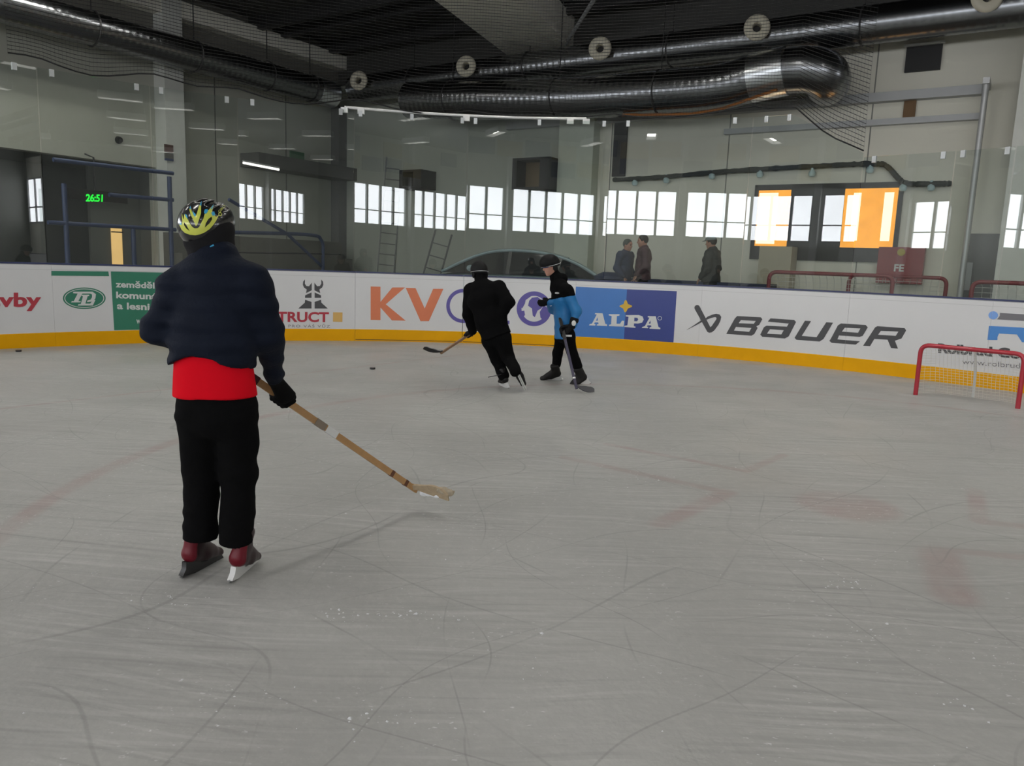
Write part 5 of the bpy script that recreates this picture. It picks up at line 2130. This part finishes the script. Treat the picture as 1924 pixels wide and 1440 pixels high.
# ================================================================== generic clothed figure
def clothe(p, J, s, jacket_m, trous_m, jl=0.0, jr=1.0, tr=1.0, h=.012, dispj=.010, sleeve=1.0, te=0.0, hemr=1.0, yoke=None):
    lat, plat = J['lat'], J.get('plat', J['lat'])
    F = Field()
    F.add(cone(J['neck'], J['chest'] + (J['neck'] - J['chest']) * .55, (.075 * s, .07 * s), (.125 * s * jr, .10 * s * jr), lat), .03)
    F.add(cone(J['chest'] + (J['neck'] - J['chest']) * .5, J['chest'], (.145 * s * jr, .11 * s * jr), (.168 * s * jr, .125 * s * jr), lat), .05)
    F.add(cone(J['chest'], J['waist'], (.168 * s * jr, .125 * s * jr), (.162 * s * jr, .125 * s * jr), lat), .05)
    low = J['pelvis'] + (J['pelvis'] - J['waist']) * jl
    F.add(cone(J['waist'], low, (.162 * s * jr, .125 * s * jr), (.178 * s * jr * hemr, .14 * s * jr * hemr), plat), .05)
    for k in 'LR':
        F.add(cone(J['chest'] + (J['neck'] - J['chest']) * .6, J['sh' + k], .08 * s, .075 * s), .05)
        F.add(cone(J['sh' + k], J['el' + k], .077 * s * sleeve, .066 * s * sleeve), .04)
        e = J['wr' + k]
        F.add(cone(J['el' + k], e, .066 * s * sleeve, .050 * s * sleeve), .03)
    d_ = nrm(low - J['waist'])

    def hem(P):
        arm = np.minimum(cone(J['elL'], J['wrL'], .075 * s, .07 * s)(P), cone(J['elR'], J['wrR'], .075 * s, .07 * s)(P))
        return np.where(arm < 0, 1.0, -((P - low) @ d_))
    F.cut(hem, 0)
    F.disp = lambda P: dispj * vnoise(P + 2.3, (6, 6, 12)) + dispj * .4 * vnoise(P, (15, 15, 28))
    ms = jacket_m if isinstance(jacket_m, list) else [jacket_m]
    jo = skin('jacket', F, h, ms, p)
    if yoke:
        G = Field()
        G.p = list(F.p)
        fd = F.disp
        G.disp = lambda P: fd(P) - .004
        G.cut(plane(yoke[1], yoke[2]), .004)
        skin('jacket_yoke', G, h * .85, yoke[0], jo)
    F = Field()
    F.add(cone(J['waist'] + (J['pelvis'] - J['waist']) * .5, J['pelvis'], (.135 * s, .105 * s), (.150 * s, .118 * s), plat), .04)
    for k in 'LR':
        F.add(cone(J['pelvis'], J['hip' + k], .10 * s, .092 * s * tr), .04)
        F.add(cone(J['hip' + k], J['kn' + k], .092 * s * tr, .070 * s * tr), .03)
        F.add(cone(J['kn' + k], J['an' + k] + nrm(J['kn' + k] - J['an' + k]) * te, .070 * s * tr, .062 * s * tr), .03)
    F.disp = lambda P: .009 * vnoise(P + 6, (8, 8, 12))
    skin('trousers', F, h, trous_m, p)
    return jo


def round_helmet(p, c, ax, m, s=1.0, strip=None, hi=None):
    F = Field()
    hr = np.array([.098, .122, .105]) * s
    F.add(ell3(c, hr, ax), 0)
    F.add(ell3(c + ax[1] * .03 * s + ax[2] * .02 * s, hr * .93, ax), .03)
    F.cut(ell3(c - ax[2] * .015, hr - .018, ax), 0)
    F.cut(plane(nrm(-ax[2] + ax[1] * .15), c - ax[2] * .035 * s), .01)
    he = skin('helmet', F, .007, m, p)
    if strip:
        mb = MB()
        pts = [c + (ax[0] * math.cos(a) * (hr[0] + .004) + ax[1] * math.sin(a) * (hr[1] + .004)) - ax[2] * .016 * s for a in np.linspace(0, 2 * math.pi, 33)[:-1]]
        mb.tube(pts, .0035 * s, 6, closed=True)
        mk('helmet_rim', mb, strip, he)
    for sd in (-1, 1):
        F = Field().add(ell3(c + ax[0] * sd * .088 * s - ax[2] * .055 * s - ax[1] * .012 * s, np.array((.014, .034, .042)) * s, ax))
        skin('ear_guard', F, .006, m, he)
    return he


M_GLV = mat('black_hockey_glove', (.008, .008, .009), .8, spec=.15)
M_SILV = mat('silver_trim', (.55, .56, .57), .35, metal=.3)

# ---------------------------------------------------------------- young skater in black, seen from behind
Y = 9.15
J = dict(pelvis=at(932, 630, Y), waist=at(922, 600, Y + .02), chest=at(909, 562, Y + .06), neck=at(904, 527, Y + .12), head=at(901, 512, Y + .16),
         shL=at(884, 546, Y + .16), elL=at(880, 592, Y + .26), wrL=at(888, 622, Y + .36),
         shR=at(937, 540, Y + .0), elR=at(955, 568, Y - .10), wrR=at(940, 598, Y - .04),
         hipL=at(921, 640, Y + .06), knL=at(936, 678, Y + .14), anL=at(946, 706, Y + .08),
         hipR=at(944, 637, Y - .02), knR=at(955, 672, Y + .02), anR=at(968, 697, Y - .20), lat=nrm((.86, -.45, .05)), plat=nrm((.92, -.35, 0)))
s = .88
fc = nrm((-.45, .85, -.12))
ax = head_axes(fc)
F = body_field(J, s)
add_head(F, J['head'], ax, .93)
hl = at(880, 630, Y + .44)
hdir = nrm(at(880, 629, Y + .44) - at(822, 668, Y + .55))
hand_grip(F, J['wrL'], hl, hdir, .013, .85, thumb=-1)
hand_open(F, J['wrR'], nrm(at(936, 612, Y + .10) - J['wrR']), (-.3, .8, .4), .85)
p = skin('person', F, .011, [M_SKIN, M_EYE], None, eye_fn(J['head'], ax, .93), loc=J['pelvis'] * (1, 1, 0))
tag(p, 'young skater all in black, seen from behind, leaning left with one skate raised', 'person')
clothe(p, J, s * 1.12, M_BLACK, M_BLACK, jl=.10, jr=1.16, tr=1.14, h=.012, sleeve=1.12, hemr=.90)
F = Field()
F.add(cone(J['neck'] - nrm(J['neck'] - J['chest']) * .05, J['head'] - ax[2] * .035 - ax[1] * .025, .082, .078), .02)
skin('collar', F, .010, M_BLACK, p)
round_helmet(p, J['head'] + ax[2] * .022, ax, mat('satin_black_helmet', (.006, .006, .0065), .6, spec=.2), .98, M_SILV)
for k, fn in (('L', lambda F: hand_grip(F, J['wrL'], hl, hdir, .013, .95, thumb=-1, glove=.006)), ('R', lambda F: hand_open(F, J['wrR'], nrm(at(936, 612, Y + .10) - J['wrR']), (-.3, .8, .4), .9, glove=.006))):
    F = Field()
    F.add(cone(J['wr' + k] + nrm(J['el' + k] - J['wr' + k]) * .05, J['wr' + k], .048, .04), .01)
    fn(F)
    skin('glove', F, .007, M_GLV, p)
hk = gp(956, 731)
_, pf = skate(p, hk, (-.35, .9, 0), nrm(J['anL'] - hk - np.array([-.02, .06, 0])), M_BOOT, 1.02, h=.008)
mb = MB()
mb.bar(at(942, 704, Y - .01), at(917, 709, Y - .03), .022, .006)
mk('boot_strap', mb, M_BLACKP, p)
fw2 = nrm((.42, .30, -.86))
up2 = nrm((-.10, .94, .28))
ax2 = sk_axes(fw2, up2)
tip = gp(988, 737)
skate(p, tip - ax2[1] * .29 - ax2[2] * .0 + np.array([0, 0, .012]), fw2, up2, M_BOOT, 1.02, h=.008)
bl0 = at(822, 668, Y + .55)
stick(J, hl + hdir * .22, bl0, nrm((-.28, -.12, .10)), 'wooden hockey stick raised off the ice by the skater in black', mat('dull_brown_stick', (.26, .15, .085), .6), M_BLACKP, None, bl=.2, bh=.06)

# ---------------------------------------------------------------- young skater in blue, seen from the side
Y = 9.75
J = dict(pelvis=at(1061, 628, Y), waist=at(1060, 598, Y), chest=at(1057, 562, Y), neck=at(1046, 524, Y), head=at(1034, 500, Y),
         shL=at(1064, 546, Y - .17), elL=at(1084, 585, Y - .20), wrL=at(1076, 612, Y - .24),
         shR=at(1052, 546, Y + .16), elR=at(1040, 580, Y + .14), wrR=at(1033, 568, Y - .02),
         hipR=at(1056, 632, Y + .09), knR=at(1047, 664, Y + .16), anR=at(1044, 697, Y + .20),
         hipL=at(1066, 632, Y - .09), knL=at(1076, 666, Y - .06), anL=at(1090, 700, Y + .0), lat=nrm((.18, -1, 0)))
J['lat'] = -J['lat']
s = .90
fc = nrm((-.88, -.36, -.26))
ax = head_axes(fc)
F = body_field(J, s)
add_head(F, J['head'], ax, .97)
ha_ = at(1058, 622, Y - .24)
hb_ = at(1084, 727, 9.05)
kdir = nrm(ha_ - hb_)
hand_grip(F, J['wrL'], ha_, kdir, .013, .85)
hand_open(F, J['wrR'], nrm((-.7, -.3, -.1)), (0, -.3, .9), .85)
p = skin('person', F, .0085, [M_SKIN, M_EYE], None, eye_fn(J['head'], ax, .97), loc=J['pelvis'] * (1, 1, 0))
tag(p, 'young skater in bright blue jacket with black yoke and black helmet, facing left', 'person')
M_BLUEJ = mat('bright_blue_nylon', (.008, .155, .40), .5, var=.08, bump=.2, bscale=60)
yk = J['chest'] + (J['neck'] - J['chest']) * .12
jk = clothe(p, J, s * 1.06, M_BLUEJ, M_BLACK, jl=.25, jr=1.0, tr=1.0, h=.0105, te=.09, yoke=(M_BLACK, nrm(J['chest'] - J['neck'] + np.array([0, 0, -.1])), yk))
round_helmet(p, J['head'] + ax[2] * .028 - ax[1] * .01, ax, mat('satin_black_helmet', (.006, .006, .0065), .6, spec=.2), 1.02, M_SILV)
F = Field()
F.add(cone(J['neck'] - np.array([0, 0, .03]), J['head'] - ax[2] * .07 - ax[1] * .03, .072, .062), .02)
F.add(cone(J['neck'] + ax[1] * .0, J['neck'] - ax[1] * .08 - np.array([0, 0, .02]), .075, .07), .03)
skin('collar', F, .009, M_BLACK, p)
mb = MB()
pts = [J['head'] + ax[0] * (.085 * math.cos(a)) + ax[1] * (.105 * math.sin(a)) + ax[2] * .012 for a in np.linspace(-.5, math.pi + .5, 15)]
mb.tube(pts, [.006] + [.008] * 3 + [.016] * 7 + [.008] * 3 + [.006], 6)
mk('goggles', mb, mat('blue_goggle', (.02, .04, .16), .2), p)
for k, fn in (('L', lambda F: hand_grip(F, J['wrL'], ha_, kdir, .013, .95, glove=.008)), ('R', lambda F: hand_open(F, J['wrR'], nrm((-.7, -.3, -.1)), (0, -.3, .9), .95, glove=.009))):
    F = Field()
    F.add(cone(J['wr' + k] + nrm(J['el' + k] - J['wr' + k]) * .07, J['wr' + k], .056, .046), .01)
    fn(F)
    g_ = skin('glove', F, .0065, M_GLV, p)
    mb = MB()
    c = J['wr' + k] + nrm(J['el' + k] - J['wr' + k]) * .035 + np.array([0, -.055, 0])
    mb.ell(c, (.028, .008, .035), n=10)
    mk('glove_patch', mb, M_WHITE, g_)
mb = MB()
c = J['pelvis'] + np.array([.0, -.145, -.045])
mb.box(at(1066, 631, Y - .235), (.11, .012, .022))
mk('jacket_reflector', mb, M_WHITE, p)
mb = MB().ell(at(1047, 551, Y - .165), (.030, .012, .012), n=10)
mk('zip_tab', mb, M_WHITE, p)
h1, h2 = gp(1056, 715), gp(1109, 722)
skate(p, h1, (-1, -.12, 0), nrm(J['anR'] - h1 - np.array([-.06, 0, 0])), M_BOOT, 1.08, h=.008)
skate(p, h2, (-1, -.22, 0), nrm(J['anL'] - h2 - np.array([-.06, 0, 0])), M_BOOT, 1.12, h=.008)
stick(J, ha_ + kdir * .18, gp(1085, 738), gp(1101, 741) - gp(1085, 738) + np.array([.0, .1, 0]), 'dark hockey stick with black blade held by the skater in blue', mat('dark_violet_shaft', (.030, .026, .06), .4), mat('dark_grey_blade', (.05, .05, .055), .6), M_BLACKP, bl=.2, bh=.07,
      patches=[(.80, .82, M_WHITE, 'white_mark')])

# ---------------------------------------------------------------- people standing behind the glass
def stander(c, hgt, faced, jm, tm, label, hair=M_HAIR, cap=None, jr=1.1):
    c = np.asarray(c, float)
    s = hgt / 1.75
    f = nrm((faced[0], faced[1], 0))
    r = np.array([f[1], -f[0], 0])

    def q(x, y, z):
        return c + r * x * s + f * y * s + np.array([0, 0, z * s])
    J = dict(pelvis=q(0, 0, .95), waist=q(0, .01, 1.12), chest=q(0, .0, 1.30), neck=q(0, .0, 1.50), head=q(0, .045, 1.625), lat=r,
             shL=q(-.19, 0, 1.42), elL=q(-.25, -.03, 1.15), wrL=q(-.20, .12, .98), shR=q(.19, 0, 1.42), elR=q(.25, -.03, 1.15), wrR=q(.20, .12, .98),
             hipL=q(-.09, 0, .9), knL=q(-.10, .01, .50), anL=q(-.11, -.02, .09), hipR=q(.09, 0, .9), knR=q(.10, .01, .50), anR=q(.11, -.02, .09), footL=f, footR=f, shoes=1)
    ax = head_axes((f[0], f[1], -.1))
    F = body_field(J, s)
    add_head(F, J['head'], ax, s)
    for k, sd in (('L', r), ('R', -r)):
        hand_open(F, J['wr' + k], nrm(f * .5 + np.array([0, 0, -.9])), sd, s)
    p = skin('person', F, .014, [M_SKIN, M_EYE], None, eye_fn(J['head'], ax, s), loc=c)
    tag(p, label, 'person')
    clothe(p, J, s, jm, tm, jl=.35, jr=jr, h=.016, dispj=.014)
    F = Field()
    F.add(ell3(J['head'] + ax[2] * .028 - ax[1] * .015, np.array((.084, .100, .098)) * s, ax), .01)

    def fh(P):
        l = (P - J['head']) @ ax.T / s
        return np.where((l[:, 1] > .045) & (l[:, 2] < .06), -.02, .02) * 1.0
    F.cut(plane(nrm(ax[1] * .9 - ax[2] * .55), J['head'] + ax[1] * .045 * s + ax[2] * .03 * s), .01)
    F.cut(plane(-ax[2], J['head'] - ax[2] * .05 * s), .01)
    skin('hair', F, .009, hair, p)
    if cap:
        F = Field()
        F.add(ell3(J['head'] + ax[2] * .05 * s, np.array((.093, .112, .085)) * s, ax), 0)
        F.cut(plane(-ax[2], J['head'] + ax[2] * .045 * s), .005)
        F.add(cone(J['head'] + ax[1] * .07 * s + ax[2] * .05 * s, J['head'] + ax[1] * .16 * s + ax[2] * .04 * s, (.07 * s, .008), (.055 * s, .006), ax[0]), .008)
        skin('cap', F, .008, cap, p)
    for k in 'LR':
        F = Field()
        a = J['an' + k]
        F.add(cone(a - np.array([0, 0, .055]) * s - f * .05 * s, a - np.array([0, 0, .06]) * s + f * .15 * s, .043 * s, .036 * s), .02)
        F.add(cone(a - np.array([0, 0, .05]) * s, a + np.array([0, 0, .03]) * s, .045 * s, .045 * s), .02)
        F.cut(plane((0, 0, -1), c + np.array([0, 0, .002])), 0)
        skin('shoe', F, .012, M_BLACKP, p)
    return p


def spot(px, d):
    x = at(px, 500, d)
    return (x[0], x[1], DECK)


stander(spot(1209, 15.3), 1.80, (-1, .1), mat('maroon_coat', (.075, .035, .045), .7, bump=.3, bscale=30), M_BLACK, 'person in a maroon coat with dark hair standing behind the glass, facing left')
stander(spot(1174, 15.75), 1.72, (.8, -.7), mat('dusty_navy_coat', (.045, .055, .10), .7, bump=.3, bscale=30), M_BLACK, 'person in a dusty navy coat with grey hair, beside the one in maroon', hair=mat('grey_hair', (.10, .11, .10), .7))
stander(spot(1337, 15.3), 1.82, (-.7, .5), mat('dark_olive_coat', (.030, .032, .030), .7, bump=.3, bscale=30), mat('dark_grey_trousers', (.03, .03, .03), .8), 'person in a bulky dark coat and grey cap standing alone behind the glass', cap=mat('grey_cap', (.26, .29, .28), .8), jr=1.22)

# ------------------------------------------------------------------ scraped snow on the ice
mb = MB()
def crumb(c, r):
    n = 5
    vs = [c + np.array([math.cos(a) * r * RNG.uniform(.6, 1.3), math.sin(a) * r * RNG.uniform(.6, 1.3), 0]) for a in np.linspace(0, 2 * math.pi, n + 1)[:-1]]
    vs.append(c + np.array([RNG.uniform(-.3, .3) * r, RNG.uniform(-.3, .3) * r, r * RNG.uniform(.4, .8)]))
    mb.add(vs, [(i, (i + 1) % n, n) for i in range(n)])


for (px, py, n, sx, sy) in ((645, 1160, 26, .05, .05), (760, 1157, 60, .16, .02), (1590, 1100, 46, .07, .06), (1010, 1187, 6, .02, .02), (300, 1125, 26, .08, .03), (1620, 1190, 20, .1, .06), (990, 1265, 22, .12, .06), (700, 1350, 30, .12, .05), (1880, 1240, 14, .08, .05), (1200, 900, 24, .2, .1), (640, 775, 18, .25, .15), (430, 1300, 14, .1, .05), (1800, 1330, 18, .1, .06)):
    c = gp(px, py)
    for _ in range(n * 2 // 3):
        crumb(c + np.array([RNG.normal() * sx, RNG.normal() * sy, 0]), abs(RNG.normal()) * .0030 + .0012)
for _ in range(700):
    x, y = RNG.uniform(-5, 6), RNG.uniform(1.6, 12)
    if math.hypot(x - BC[0], y - BC[1]) < BR - .3:
        crumb(np.array([x, y, 0]), abs(RNG.normal()) * .0022 + .0014)
tag(mk('snow_shavings', mb, mat('ice_flecks', (.62, .63, .64), .8), fix=False), 'scattered white flecks of snow scraped up on the ice', 'snow', kind='stuff')
